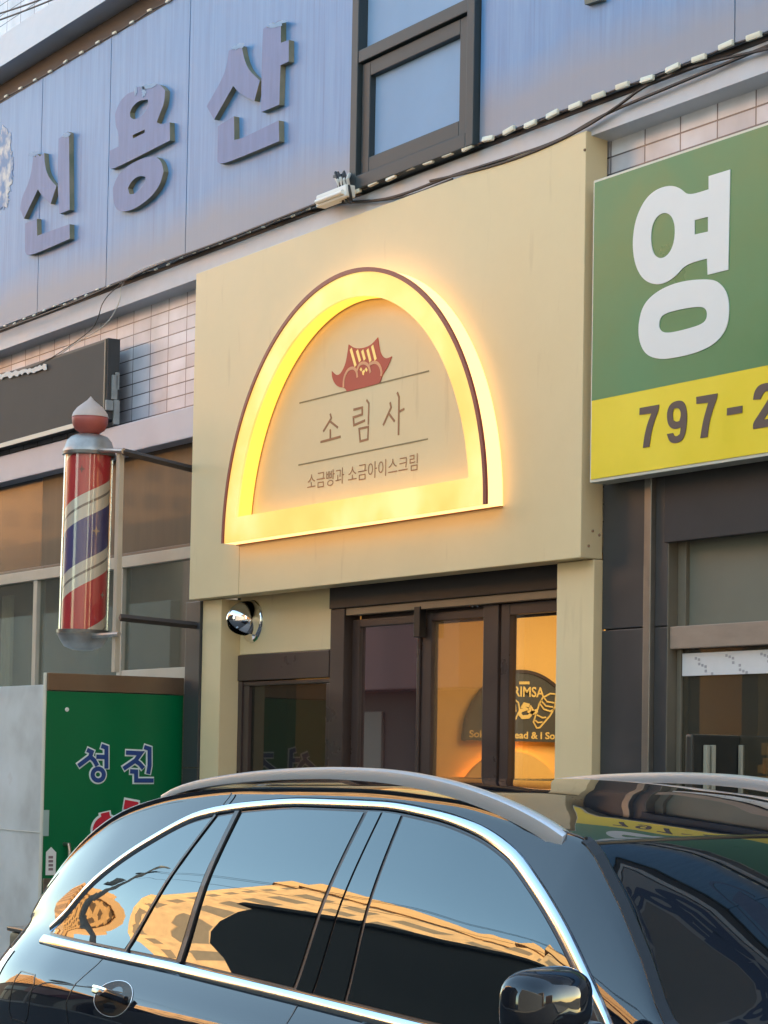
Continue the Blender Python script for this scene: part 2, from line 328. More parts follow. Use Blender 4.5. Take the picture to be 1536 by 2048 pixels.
# peeled white remnants over the letter tops
M_peel = mat('peeled_white_paint', lin((150, 176, 204)), .7, var=.1, vscale=12)
rr = random.Random(3)
for (px, py, wpx, hpx) in ((478, 93, 13, 5), (556, 48, 17, 5), (300, 172, 16, 4), (288, 184, 4, 10), (272, 182, 3, 8), (68, 308, 9, 5), (134, 270, 8, 5)):
    pts = []
    for k in range(22):
        a = 2*math.pi*k/22; r_ = 1+rr.uniform(-.35, .35); X, Z = xz(px+math.cos(a)*wpx*r_, py-math.cos(a)*wpx*.3+math.sin(a)*hpx*r_, YL); pts.append((X, Z))
    MB().prism([pts], YL-.0022, YL-.0008).build('peeling_paint', M_peel, bs)
# worn white crest cut by the left edge
cr = MB(); rr = random.Random(11)
for cxp, cyp, rw, rh in ((8, 290, 13, 36), (14, 330, 15, 38), (4, 360, 18, 44), (6, 395, 12, 24)):
    pts = []
    for k in range(40):
        a = 2*math.pi*k/40; q = 1+rr.uniform(-.30, .22); pts.append(xz(cxp+math.cos(a)*rw*q, cyp+math.sin(a)*rh*q, -.002))
    cr.prism([pts], -.002-.0006*cyp/100, -.0004)
M_crest = mat('worn_white_crest', lin((226, 228, 230)), .6); _b = bsdf(M_crest)
_tc = N(M_crest, 'ShaderNodeTexCoord'); _n = N(M_crest, 'ShaderNodeTexNoise'); _n.inputs['Scale'].default_value = 11; _n.inputs['Detail'].default_value = 9; L(M_crest, _tc.outputs['Object'], _n.inputs[0])
L(M_crest, ramp(M_crest, _n.outputs[0], [(.42, lin((120, 148, 186))), (.5, lin((170, 180, 196))), (.6, lin((214, 214, 210)))]), _b.inputs['Base Color'])
cr.build('crest', M_crest, bs)

# ------------------------------------------------------------------ window in the blue band
wz0 = z_bb-.015; wz1 = 6.19
win = MB(); fy0, fy1 = -.035, .06
xa, xb = xwl, xwr
fw = .062
win.box(xa, xa+fw, fy0, fy1, wz0, wz1); win.box(xb-fw, xb, fy0, fy1, wz0, wz1)
win.box(xa+fw+.001, xb-fw-.001, fy0, fy1, wz0, wz0+.07); win.box(xa+fw+.001, xb-fw-.001, fy0, fy1, wz1-.07, wz1)
ztr = at(830, 60, fy0).z
win.box(xa+fw+.001, xb-fw-.001, fy0+.003, fy1, ztr-.03, ztr+.035)
wf = win.build('window', M_frame, bld, label='dark grey framed window with sky tinted panes set between the blue panels')
sa = MB(); s0, s1 = xa+fw+.012, xb-fw-.012; q0, q1 = wz0+.078, ztr-.038; ft = .075
sa.box(s0, s0+ft, -.012, .05, q0, q1); sa.box(s1-ft, s1, -.012, .05, q0, q1); sa.box(s0+ft+.001, s1-ft-.001, -.012, .05, q0, q0+ft); sa.box(s0+ft+.001, s1-ft-.001, -.012, .05, q1-ft, q1)
sa.build('sash', M_frame, wf)
M_skypane = mat('sky_tinted_pane', lin((140, 168, 200)), .6, var=.08, vscale=2, spec=.3)  # reflected sky put into the pane's base colour
MB().box(s0+ft+.002, s1-ft-.002, .022, .03, q0+ft+.002, q1-ft-.002, 0).build('pane', M_skypane, wf)
MB().box(xa+fw+.002, xb-fw-.002, .022, .03, ztr+.037, wz1-.072, 0).build('pane', M_skypane, wf)

# ------------------------------------------------------------------ bead light strings along the panels
def light_string(z, y, x0, x1, label, step, ks=1.0):
    t = thing('light_string', label, 'string lights', ((x0+x1)/2, y, z), 'strings of small bulbs along the blue panels')
    x = x0; pts = []; k = 0; rr = random.Random(int(abs(z)*100)); bulbs = []
    while x < x1:
        pts.append((x, y, z+rr.uniform(-.008, .008))); x += step
    MB().tube(pts, .005, 6).build('cable', M_cable, t, smooth=True)
    proto = None
    for (px_, py_, pz_) in pts:
        if proto is None:
            b = MB(); c = ORG[t.name]; b.box(c.x-.042*ks, c.x+.042*ks, c.y-.012*ks, c.y+.006, c.z-.0125*ks, c.z+.0125*ks, .006); proto = b.build('bulb', M_led, t, smooth=True); o = proto
        else: o = proto.copy(); COL.objects.link(o); o.parent = t
        o.location = Vector((px_, py_-.008, pz_))-c; o.rotation_euler = (rr.uniform(-.2, .2), rr.uniform(-.13, .13), 0)
light_string(4.588, -.012, -9.43, -3.4, 'string of oval cream bulbs under the window and the right hand blue panel', .165)
light_string(4.588, -.004, -15.2, -9.75, 'string of small bulbs along the lower edge of the lettered blue panel', .16, .42)
light_string(6.205, -.004, -15.2, -9.6, 'string of small bulbs along the upper edge of the lettered blue panel', .24, .6)

# clutter at the window's lower left corner: tube lamp fixture and cable bunch
fx = thing('lamp_fixture', 'short white tube lamp fixture on the ledge left of the window corner', 'lamp', tuple(at(668, 400, -.05)))
a = at(641, 404, -.06); b = at(702, 379, -.06)
MB().box(a.x, b.x, -.09, -.03, a.z-.035, a.z+.03, .01).build('housing', M_white, fx); MB().tube([(a.x+.02, -.098, a.z-.01), (b.x-.02, -.098, a.z-.01)], .012, 10).build('lamp_tube', mat('dusty_lamp_tube', lin((235, 235, 228)), .3), fx, smooth=True)
cb = thing('cable_bunch', 'tangle of black and grey cables at the lower left window corner', 'cables', tuple(at(690, 370, -.06)))
k = MB(); rr = random.Random(5)
for i in range(9):
    p0 = at(664+rr.uniform(0, 34), 350+rr.uniform(-8, 6), -.06); p3 = at(690+rr.uniform(-12, 14), 402+rr.uniform(-8, 6), -.05); pm = at(686+rr.uniform(-12, 16), 352+rr.uniform(-8, 24), -.09)
    pts = [(1-t)**2*p0+2*t*(1-t)*pm+t*t*p3 for t in [j/8 for j in range(9)]]; k.tube(pts, rr.uniform(.006, .011), 6)
k.build('cable', M_cable, cb, smooth=True)
kk = MB()
for i in range(4):
    p0 = at(672+i*9, 352+rr.uniform(-4, 4), -.05); p1 = at(690+i*4, 398, -.05); kk.tube([p0, (p0+p1)/2+Vector((.02, -.03, .03)), p1], .01, 6)
kk.build('cable', M_cable2, cb, label='grey dusty cable', smooth=True)
# loose wires strung along the ledge
def wire(pts, Y, r, label, m=None, sm=3):
    P = [at(*p, Y) if len(p) == 2 else at(p[0], p[1], p[2]) for p in pts]
    for _ in range(sm):
        Q = [P[0]]
        for a_, b_ in zip(P, P[1:]): Q += [a_*.75+b_*.25, a_*.25+b_*.75]
        P = Q+[P[-1]]
    o = MB().tube(P, r, 6).build('wire', m or M_cable, smooth=True); tag(o, label, 'wire', 'loose wires along the facade'); return o
wire([(640, 404), (740, 404), (800, 392), (900, 352), (1010, 318), (1120, 282), (1200, 232), (1300, 190), (1420, 140), (1560, 82)], .005, .008, 'black wire sagging along the grey ledge above the cream fascia')
wire([(860, 362), (960, 340), (1060, 308), (1160, 262), (1240, 210), (1290, 170), (1400, 128), (1560, 92)], -.002, .007, 'second black wire crossing the grey ledge towards the upper right')
wire([(560, 430), (700, 402), (800, 400), (905, 358)], .008, .006, 'short black wire running under the window corner')
wire([(-20, 668), (120, 617), (250, 560), (330, 523), (430, 488), (560, 436), (690, 385)], -.03, .007, 'dark wire lying along the lower edge of the lettered blue panel', sm=2)
wire([(330, 520), (260, 548), (240, 575), (242, 600), (215, 650), (160, 680), (110, 715), (90, 732)], .0, .0035, 'thin wire dropping from the ledge to the dark signboard', M_cable2)
wire([(300, 535), (250, 560), (205, 600), (196, 640), (180, 665), (70, 738), (-10, 748)], -.03, .003, 'thin loose wire looping over the wall tiles')
wire([(-20, 33), (60, 8), (140, -25)], -.7, .006, 'overhead wire crossing the top left corner, upper one')
wire([(-20, 47), (70, 14), (150, -20)], -.7, .006, 'overhead wire crossing the top left corner, lower one')

# ================================================================== cream shop front with its arch sign
FX0, FX1, FZ0, FZ1 = -11.19, -7.565, 2.56, 4.466
sf = thing('cream_shopfront', 'cream painted shopfront fascia with pilasters, brown doors and warm interior', 'shopfront', (-9.4, 0, .12))
fb = MB(); seam = (FX0+FX1)/2-.15
fb.box(FX0, FX1, .0, .125, FZ0, FZ1, .004); fb.build('fascia', M_fascia, sf)
# joint lines in the sheet metal and small screws
jn = MB()
jn.box(FX0+.01, FX1-.01, -.0008, .001, at(1000, 1095, 0).z+.0, at(1000, 1095, 0).z+.0025, 0) if False else None
sm_ = MB(); xq = xz(478, 1150, 0)[0]; sm_.box(xq-.0012, xq+.0012, -.0012, .003, FZ0+.002, az_ if False else FZ0+.30, 0); sm_.build('sheet_seam', mat('seam_line_paint', lin((170, 150, 110)), .6), sf)  # thin darker line drawn along the sheet seam
scr = MB()
for (px, py) in ((1186, 1062), (1199, 1070), (1178, 1092), (1170, 300)): 
    p = at(px, py, -.001); scr.lathe((p.x, -.0035, p.z), [(0, -.002), (.006, -.002), (.007, .003)], 8, (0, 1, 0))
scr.build('screw', mat('rusty_screw', lin((120, 90, 60)), .7), sf)
py0 = .075
# pilasters
lx0, lx1 = xz(404, 1300, py0)[0], xz(441, 1300, py0)[0]; rx0, rx1 = xz(1112, 1300, py0)[0], xz(1186, 1300, py0)[0]
RY = .20      # recess plane
MB().box(lx0, lx1, py0, RY+.2, .12, FZ0-.003, .004).build('pilaster', M_fascia, sf)
MB().box(rx0, rx1, py0, .137, .12, FZ0-.003, .004).build('pilaster', M_fascia, sf)
MB().box(lx0, rx1-.002, .139, .7, FZ0+.06, FZ0+.1, 0).build('soffit', M_fascia, sf)
# recessed cream panel left of the doors
lp1 = xz(663, 1250, RY)[0]
zt_ = at(560, 1305, RY).z
MB().box(lx1+.001, lp1, RY, RY+.04, zt_, FZ0+.055, .003).build('side_panel', M_fascia, sf)
# left window (brown frame)
MB().box(lx1+.001, lp1-.001, RY-.012, RY+.06, zt_-.15, zt_-.003, .004).build('window_header', M_brown, sf)
wl = MB(); wlx0, wlx1 = lx1+.04, lp1-.02; z1_ = zt_-.152; z2_ = at(600, 1368, RY).z
wl.box(lx1+.001, lx1+.045, RY-.006, RY+.06, .12, z1_, .003); wl.box(lx1+.046, lp1-.001, RY+.002, RY+.05, z2_, z1_-.002, .006); wl.box(lx1+.046, lx1+.11, RY+.004, RY+.05, .12, z2_-.001, .004); wl.box(lp1-.05, lp1-.001, RY+.004, RY+.05, .12, z2_-.001, .004); wl.box(lx1+.111, lp1-.051, RY+.004, RY+.05, .12, .8, .004)
side = wl.build('side_window', M_brown, sf)
MB().box(lx1+.105, lp1-.045, RY+.024, RY+.03, .79, z2_+.01, 0).build('pane', glass('smoked_pane', (.22, .2, .17), .9, 1.5, body=.15, bodycol=lin((96, 92, 80))), side)
# door portal
DY = .21
dpx = [xz(666, 1300, DY)[0], rx0]
zh = FZ0+.055; zhb = at(900, 1198, DY).z
MB().box(dpx[0]+.001, dpx[1], DY-.03, DY+.08, zhb, zh, .004).build('door_header', mat('black_brown_header', lin((48, 42, 40)), .4, var=.1), sf)
MB().box(dpx[0]+.001, dpx[0]+.14, DY-.02, DY+.08, .12, zhb-.002, .004).build('door_jamb', M_brown, sf)
zl0 = at(900, 1214, DY).z
MB().box(dpx[0]+.143, dpx[1], DY-.012, DY+.05, zl0, zhb-.002, .003).build('door_track', mat('beige_track', lin((150, 126, 100)), .5, var=.1), sf)
def door(px0, px1, dy, top_y, gpx0, gpx1, gtop, gm, label):
    x0, x1 = xz(px0, 1400, dy)[0], xz(px1, 1400, dy)[0]; z1 = at((px0+px1)/2, top_y, dy).z
    g0, g1 = xz(gpx0, 1400, dy)[0], xz(gpx1, 1400, dy)[0]; gz = at((gpx0+gpx1)/2, gtop, dy).z
    d = MB(); d.box(x0, g0, dy, dy+.045, .13, z1, .004); d.box(g1, x1, dy, dy+.045, .13, z1, .004); d.box(g0+.001, g1-.001, dy+.001, dy+.045, gz, z1, .003); d.box(g0+.001, g1-.001, dy+.001, dy+.045, .13, .45, .003)
    o = d.build('door', M_brown, sf, label=label)
    MB().box(g0-.004, g1+.004, dy+.02, dy+.026, .44, gz+.006, 0).build('pane', gm, o)
    return x0, x1, z1
G_clear = glass('clear_pane', (.93, .93, .9), 1.6, 1.5)
G_cream = glass('cream_reflect_pane', (.72, .66, .56), 2.2, 1.5, body=.16, bodycol=lin((190, 160, 120)))  # cream reflection on this pane put into its body colour
G_dark = glass('dark_pane', (.10, .08, .07), 3.6, 1.5, body=.3, bodycol=lin((116, 80, 78)))  # purple-brown reflection put into the body colour of the pane
door(703, 838, .235, 1235, 717, 832, 1250, G_dark, 'left brown glass door with a dark mirroring pane')
door(842, 971, .245, 1222, 861, 970, 1238, G_cream, 'middle brown glass door with a cream tinted pane')
door(1000, 1113, .235, 1204, 1017, 1116, 1226, G_clear, 'right brown glass door showing the lit interior')
MB().box(xz(971, 1400, .25)[0], xz(1001, 1400, .25)[0], .23, .29, .12, zl0-.003, .004).build('door_post', M_brown, sf)
MB().box(dpx[0]+.143, dpx[1], DY+.085, DY+.10, zl0-.07, zhb, .002).build('gap_filler', M_brown, sf)  # filler added behind the doors to hide the lit gap above them
hh = MB()
for px in (945, 955): 
    p = at(px, 1211, .24); hh.lathe((p.x, .243, p.z), [(0, -.004), (.008, -.003), (.009, .002)], 10, (0, 1, 0))
p = at(721, 1229, .233); hh.lathe((p.x, .233, p.z), [(0, -.004), (.008, -.003), (.009, .002)], 10, (0, 1, 0))
hh.build('screw', M_chrome, sf)
MB().box(xz(836, 1300, .22)[0], xz(848, 1300, .22)[0], .19, .23, at(842, 1275, .22).z, at(842, 1214, .22).z, .004).build('door_closer', M_black, sf)

# ---- lit interior
sh = thing('shop_interior', 'warm yellow interior walls and ceiling seen through the right glass doors', 'room', (-9.2, 2.4, .1))
M_gold = mat('golden_plaster', lin((226, 178, 96)), .8, var=.05, vscale=3)
IX0, IX1, IY1, IZ = -10.55, -6.9, 5.2, 2.95
MB().box(IX0-.1, IX0, .35, IY1, .1, IZ, 0).build('side_wall', M_gold, sh); MB().box(IX0, IX1, IY1, IY1+.1, .1, IZ, 0).build('back_wall', M_gold, sh)
MB().box(IX1, IX1+.1, .35, IY1, .1, IZ, 0).build('side_wall', M_gold, sh); MB().box(IX0-.1, IX1+.1, .35, IY1, IZ+.001, IZ+.1, 0).build('ceiling', M_gold, sh)
MB().box(IX0-.1, IX1+.1, .3, IY1, .05, .1, 0).build('floor', M_pave, sh)
MB().box(lp1-.3, dpx[1]+.3, .32, .35, zhb, 3.1, 0).build('inner_lintel', M_gold, sh)
M_dim = mat('dark_partition', lin((62, 58, 50)), .7, var=.2, vscale=2)
MB().box(lx0-.2, -10.12, .9, .95, .1, IZ, 0).build('partition', M_dim, sh)
def arealight(name, loc, size, power, col, rot=(0, 0, 0)):
    l = bpy.data.lights.new(name, 'AREA'); l.shape = 'RECTANGLE'; l.size, l.size_y = size; l.energy = power; l.color = col
    o = bpy.data.objects.new(name, l); COL.objects.link(o); o.location = loc; o.rotation_euler = rot; return o
INT = arealight('interior_ceiling_lamp', (-8.9, 1.9, 2.9), (1.8, 2.2), 19, (1, .86, .60))
# chalkboard arch on the side wall and the halo-lit arch below it
XW = IX0+.02
fyz = lambda X: (lambda a, b, d: (X+d, a, b))
pA = atx(922, 1480, XW); pT = atx(1040, 1343, XW); 
cyb = atx(1037, 1480, XW).y; Rb = (cyb-pA.y); Hb = pT.z-pA.z
cbd = thing('arch_menu_board', 'dark arched board with yellow lettering on the lit side wall', 'sign board', (XW, cyb, pA.z))
arc = [(cyb+Rb*math.cos(t), pA.z+Hb*math.sin(t)) for t in [math.pi*i/40 for i in range(41)]]
MB().prism([arc], 0, .03, fyz(XW)).build('board', mat('charcoal_board', lin((70, 68, 60)), .6, var=.08), cbd)
MB().stroke(arc, .02, .028, .036, fyz(XW)).build('board_rim', mat('brown_rim', lin((60, 44, 34)), .6), cbd)
M_chalk = mat('yellow_chalk', lin((225, 190, 110)), .8)
def xtext(body, px, py, px2, bold, hpx, depth=.033):
    """lettering on the side wall between two pixels"""
    p = atx(px, py, XW); q = atx(px2, py, XW); h = abs(atx(px, py-hpx, XW).z-p.z); tm = text_mesh(body, lambda a, b, d: (a, b, d), 1, 1, bold)
    wdt = max(v.x for v in tm.v)-min(v.x for v in tm.v); x0 = min(v.x for v in tm.v); hg = max(v.y for v in tm.v); sx = (q.y-p.y)/wdt; sy = h/hg
    mb = MB(); mb.add([(XW+depth, p.y+(v.x-x0)*sx, p.z+v.y*sy) for v in tm.v], tm.f); return mb
xtext('SORIMSA', 990, 1391, 1082, .02, 20).build('lettering', M_chalk, cbd)
xtext('Sokeum Bread & I So C', 932, 1474, 1122, .025, 14).build('lettering', M_chalk, cbd)
dd = MB(); f_ = fyz(XW)
def xp(sc, ox, oy, pts): return [(lambda p: (p.y, p.z))(atx(ox+a/sc, oy+b/sc, XW)) for a, b in pts]
Z5 = (4.6545, 900, 1180)
dd.stroke(smoothopen := xp(*Z5, [(700, 1075), (660, 1065), (645, 1090), (680, 1110), (630, 1120), (612, 1150), (640, 1185), (700, 1180), (740, 1130), (720, 1100), (705, 1130), (740, 1145), (775, 1125)]), .022, .031, .036, f_)
for pl in ([(800, 1060), (745, 1230), (775, 1285), (805, 1280), (900, 1170), (945, 1090), (955, 970), (900, 965), (830, 1005), (800, 1060)], [(805, 1060), (840, 1110), (900, 1130), (940, 1110)], [(815, 1030), (860, 1080), (925, 1090)], [(845, 1005), (870, 1040), (935, 1050)], [(770, 1160), (830, 1190), (860, 1185)], [(755, 1210), (790, 1235), (825, 1230)],
           [(500, 1020), (560, 1010), (605, 1050), (615, 1120), (580, 1200), (520, 1225)], [(520, 1040), (575, 1070), (580, 1130)], [(500, 1090), (545, 1130), (550, 1190)], [(615, 860), (705, 860)], [(615, 872), (705, 872)]):
    dd.stroke(xp(*Z5, pl), .009, .031, .0355, f_)
dd.build('drawing', M_chalk, cbd)
al = thing('arch_wall_lamp', 'halo lit half round panel glowing low on the yellow wall below the dark board', 'wall lamp', tuple(atx(1015, 1565, XW)))
cA = atx(1010, 1640, XW); rA = cA.z; RA = atx(1012, 1502, XW).z-cA.z
arcA = [(cA.y+RA*1.02*math.cos(t), cA.z+RA*math.sin(t)) for t in [math.pi*i/48 for i in range(49)]]
MB().prism([arcA], .05, .08, fyz(XW-.01)).build('panel', M_gold, al)
arcB = [(cA.y+(RA*1.02-.03)*math.cos(t), cA.z+(RA-.03)*math.sin(t)) for t in [math.pi*i/48 for i in range(49)]]
M_halo = mat('halo_led', lin((255, 200, 90)), .5, emis=lin((255, 190, 90)), estr=1.6)
MB().stroke(arcB, .02, .018, .035, fyz(XW-.01)).build('led_strip', M_halo, al)

# ---- steel dome lamp on the cream recess
p = at(505, 1243, RY)
dl = thing('dome_wall_fixture', 'polished steel dome fixture open at the bottom, on the cream panel left of the doors', 'wall lamp', (p.x, RY, p.z))
MB().lathe((p.x, RY, p.z), [(.001, -.012), (.108, -.012), (.122, -.004), (.122, 0)], 36, (0, 1, 0)).build('back_plate', M_chrome, dl, smooth=True)
hood = MB(); nU, nV = 22, 22; vs = []; 
for i in range(nU+1):
    th = (math.pi*.5)*i/nU
    for j in range(nV+1):
        ph = -math.pi*.30+(math.pi*1.6)*j/nV      # opening faces down
        r_ = .104*math.sin(th)
        vs.append((p.x+r_*math.cos(ph), RY-.010-.15*math.cos(th), p.z+.01+r_*1.05*math.sin(ph)))
fs = [(i*(nV+1)+j, (i+1)*(nV+1)+j, (i+1)*(nV+1)+j+1, i*(nV+1)+j+1) for i in range(nU) for j in range(nV)]
hood.add(vs, fs); hood.build('hood', M_chrome, dl, smooth='all'); MB().lathe((p.x, RY-.014, p.z), [(.001, -.03), (.045, -.025), (.05, 0)], 20, (0, 1, 0)).build('socket', M_black, dl, smooth=True)

# ---- arch sign
AY = -.1
ax0 = xz(446, 1087, AY)[0]; ax1 = xz(972, 1009, AY)[0]; az0 = at(446, 1087, AY).z; azt = at(745, 528, AY).z
acx = (ax0+ax1)/2; AR = (ax1-ax0)/2; AH = azt-az0; RW = .135
ar = thing('arch_sign', 'glowing yellow half round sign with maroon edge, temple logo and Korean name', 'illuminated sign', (acx, 0, az0))
NA = 72
def arcpts(R_, H_, z0): return [(acx+R_*math.cos(math.pi*i/NA), z0+H_*math.sin(math.pi*i/NA)) for i in range(NA+1)]
outer = arcpts(AR, AH, az0); inner = arcpts(AR-RW, AH-RW, az0+.0)
inner = [(x, max(z, az0+RW)) for x, z in inner]
# keep the inner bottom corners clean
ii = [q for q in inner if q[1] > az0+RW+1e-6]
tt = math.asin(RW/(AH-RW)); xe = (AR-RW)*math.cos(tt); inner = [(acx+xe, az0+RW)]+ii+[(acx-xe, az0+RW)]
M_glow = mat('lit_acrylic', (.34, .25, .10), .35); _b = bsdf(M_glow); _b.inputs['Emission Strength'].default_value = .185
_tc = N(M_glow, 'ShaderNodeTexCoord'); _n = N(M_glow, 'ShaderNodeTexNoise'); _n.inputs['Scale'].default_value = 2.6; _n.inputs['Detail'].default_value = 6; L(M_glow, _tc.outputs['Object'], _n.inputs[0])
L(M_glow, ramp(M_glow, _n.outputs[0], [(.36, (1, .52, .09)), (.5, (1, .60, .13)), (.66, (1, .74, .27))]), _b.inputs['Emission Color'])
MB().prism([outer, inner], AY, AY+.012).build('light_ring', M_glow, ar)
M_side = mat('lit_side_band', (.4, .3, .15), .4, emis=(1, .50, .18), estr=.46); M_ins = mat('lit_inner_band', (.4, .3, .1), .4, emis=(1, .44, .05), estr=.36)
oB = arcpts(AR-.001, AH-.001, az0+.0); sbm = MB(); sbm.prism([oB+[(x_, z_) for x_, z_ in arcpts(AR-.012, AH-.012, az0)][::-1]], AY+.0125, -.004); sbm.build('side_band', M_side, ar)
MB().box(ax0+.002, ax1-.002, AY+.0125, -.004, az0+.0, az0+.012, 0).build('side_band', M_side, ar)
ib = MB(); cxm, czm = acx, az0+.4
ib2 = [(cxm+(x_-cxm)*1.012, czm+(z_-czm)*1.012) for x_, z_ in inner]
ib.prism([ib2, inner], AY+.0125, -.004); ib.build('inner_band', M_ins, ar)
M_maroon = mat('maroon_trim', lin((128, 62, 58)), .4)
mt = MB(); o2 = arcpts(AR+.008, AH+.008, az0); o3 = arcpts(AR-.014, AH-.014, az0)
mt.prism([o2+o3[::-1]], AY-.008, AY+.006)
mt.build('edge_trim', M_maroon, ar)
tr2 = MB(); tr2.box(ax0, ax1, -.016, -.004, az0-.006, az0-.001, 0); tr2.build('bottom_rail', mat('rusty_rail', lin((110, 70, 40)), .6, var=.3, vscale=12), ar)
M_rim = mat('brown_edge', lin((110, 76, 44)), .6)
rm = MB(); rm.stroke(inner, .006, -.006, -.0035); rm.build('inner_rim', M_rim, ar)
M_txt = mat('brown_print', lin((160, 112, 74)), .6); M_red = mat('terracotta_print', lin((186, 84, 62)), .6); M_lines = mat('olive_rule', lin((140, 122, 84)), .6)
ZS = (4.8, 580, 640); Y_ = -.002
rl = MB()
for a, b in (((599, 806), (857, 742)), ((597, 930), (855, 878))): rl.stroke([xz(*a, Y_), xz(*b, Y_)], .007, Y_, -.0005)
rl.build('rule_line', M_lines, ar)
lg = MB(); lg.prism([smoothpoly(zz(*ZS, [(565, 235), (620, 272), (700, 272), (780, 242), (845, 168), (862, 300), (890, 355), (930, 372), (978, 350), (945, 440), (888, 530), (870, 590), (855, 612), (550, 688), (528, 650), (470, 645), (430, 610), (405, 550), (403, 492), (440, 530), (480, 525), (520, 460), (545, 380)], Y_), 2)], -.004, -.0005)
lg.build('logo', M_red, ar)
def sm_open(pts, it=2):
    for _ in range(it):
        Q = [pts[0]]
        for a_, b_ in zip(pts, pts[1:]): Q += [(a_[0]*.75+b_[0]*.25, a_[1]*.75+b_[1]*.25), (a_[0]*.25+b_[0]*.75, a_[1]*.25+b_[1]*.75)]
        pts = Q+[pts[-1]]
    return pts
l2 = MB()
for i, pl in enumerate(([(517, 640), (520, 560), (555, 480), (610, 455), (645, 490), (650, 545)], [(645, 490), (670, 425), (715, 408), (760, 435), (775, 500)], [(770, 425), (820, 400), (865, 430), (885, 500), (880, 530)])):
    l2.stroke(sm_open(zz(*ZS, pl, Y_)), .016, -.0052-.0003*i, -.0035)
l2.build('logo_outline', mat('peach_print', lin((224, 164, 120)), .6), ar)
l3 = MB()
for pl in ([(590, 285), (632, 435)], [(650, 300), (675, 390)], [(700, 300), (720, 375)], [(750, 290), (775, 390)], [(795, 255), (825, 375)], [(683, 470), (690, 480)], [(702, 505), (718, 490)], [(732, 470), (742, 485)], [(708, 515), (706, 520)]):
    l3.stroke(zz(*ZS, pl, Y_), .02 if pl[1][1]-pl[0][1] > 30 else .014, -.0055, -.0042)
l3.build('logo_bars', mat('glowing_gold_print', lin((246, 214, 130)), .5, emis=lin((255, 220, 120)), estr=.04), ar)  # printed bars given a faint glow of their own
syl = [MB(), MB(), MB()]; i = 0
for pl in ([(385, 905), (395, 940), (320, 1065)], [(385, 975), (455, 1030)], [(385, 1055), (385, 1140)], [(295, 1170), (480, 1120)],
           [(612, 860), (692, 840), (692, 905), (607, 935), (612, 1010), (715, 965)], [(735, 770), (755, 800), (750, 1000)], [(662, 1045), (750, 1025), (745, 1145), (672, 1165), (662, 1045)],
           [(960, 795), (968, 840), (895, 1005)], [(945, 895), (1000, 970)], [(1030, 700), (1045, 740), (1040, 1100)], [(1045, 880), (1092, 855)]):
    syl[0 if i < 4 else 1 if i < 7 else 2].stroke(zz(*ZS, pl, Y_), .0115, Y_-.0002*(i % 5), -.0005); i += 1
for n1 in syl: n1.build('shop_name_syllable', M_txt, ar)
tm = text_mesh('소금빵과 소금아이스크림', lambda a, b, d: (a, b, d), 1, 1, -.006)
xs_ = [v.x for v in tm.v]; ys_ = [v.y for v in tm.v]; pL = xz(580+165/4.8, 640+1632/4.8, Y_); pR = xz(580+1222/4.8, 640+1468/4.8, Y_); sx = (pR[0]-pL[0])/(max(xs_)-min(xs_)); hgt = (xz(580+1215/4.8, 640+1305/4.8, Y_)[1]-pR[1]); sy = hgt/(max(ys_)-min(ys_))
t2 = MB(); t2.add([(pL[0]+(v.x-min(xs_))*sx, -.002, pL[1]+(v.y-min(ys_))*sy) for v in tm.v], tm.f); t2.build('tagline', M_txt, ar)
# drip stain below the sign is in the fascia's own paint
def rust(M):
    b = bsdf(M); src = b.inputs['Base Color'].links[0].from_socket; tc = N(M, 'ShaderNodeTexCoord'); nz = N(M, 'ShaderNodeTexNoise'); mp = N(M, 'ShaderNodeMapping'); mp.inputs['Scale'].default_value = (7, 7, 1.1)
    L(M, tc.outputs['Object'], mp.inputs[0]); L(M, mp.outputs[0], nz.inputs[0]); nz.inputs['Scale'].default_value = 1.5; nz.inputs['Detail'].default_value = 9
    g = ramp(M, nz.outputs[0], [(.62, (0,)*3), (.80, (.35,)*3)]); mx = N(M, 'ShaderNodeMix'); mx.data_type = 'RGBA'; L(M, g, mx.inputs[0]); L(M, src, mx.inputs[6]); mx.inputs[7].default_value = (*lin((150, 118, 80)), 1); L(M, mx.outputs[2], b.inputs['Base Color'])
rust(M_fascia)

# ================================================================== green sign
GY = -.01; GB = .09
gx0 = xz(1178, 966, GY)[0]; gz0 = at(1178, 966, GY).z; gz1 = at(1190, 360, GY).z; gzm = at(1182, 802, GY).z; gx1 = -3.9
gs = thing('green_signboard', 'green and yellow signboard with white Korean letter and phone number, right of the cream fascia', 'signboard', ((gx0+gx1)/2, GY, gz0))
M_alu = mat('pale_aluminium_edge', lin((205, 205, 190)), .35, var=.06)
MB().box(gx0, gx1, GY+.004, GB, gz0, gz1, .003).build('cabinet', M_alu, gs)
M_green = mat('green_vinyl', lin((76, 132, 88)), .35, var=.09, vscale=1.8, rvar=.12, bump=.12, bscale=2.5); M_yel = mat('yellow_vinyl', lin((238, 213, 52)), .35, var=.09, vscale=1.8, rvar=.12, bump=.12, bscale=2.5)
MB().box(gx0+.012, gx1-.012, GY, GY+.0035, gzm, gz1-.012, 0).build('green_face', M_green, gs); MB().box(gx0+.012, gx1-.012, GY, GY+.0035, gz0+.014, gzm-.0005, 0).build('yellow_strip', M_yel, gs)
Sg = (2.4977, 1100, 200); M_wl = mat('white_vinyl', lin((226, 228, 226)), .4, var=.03)
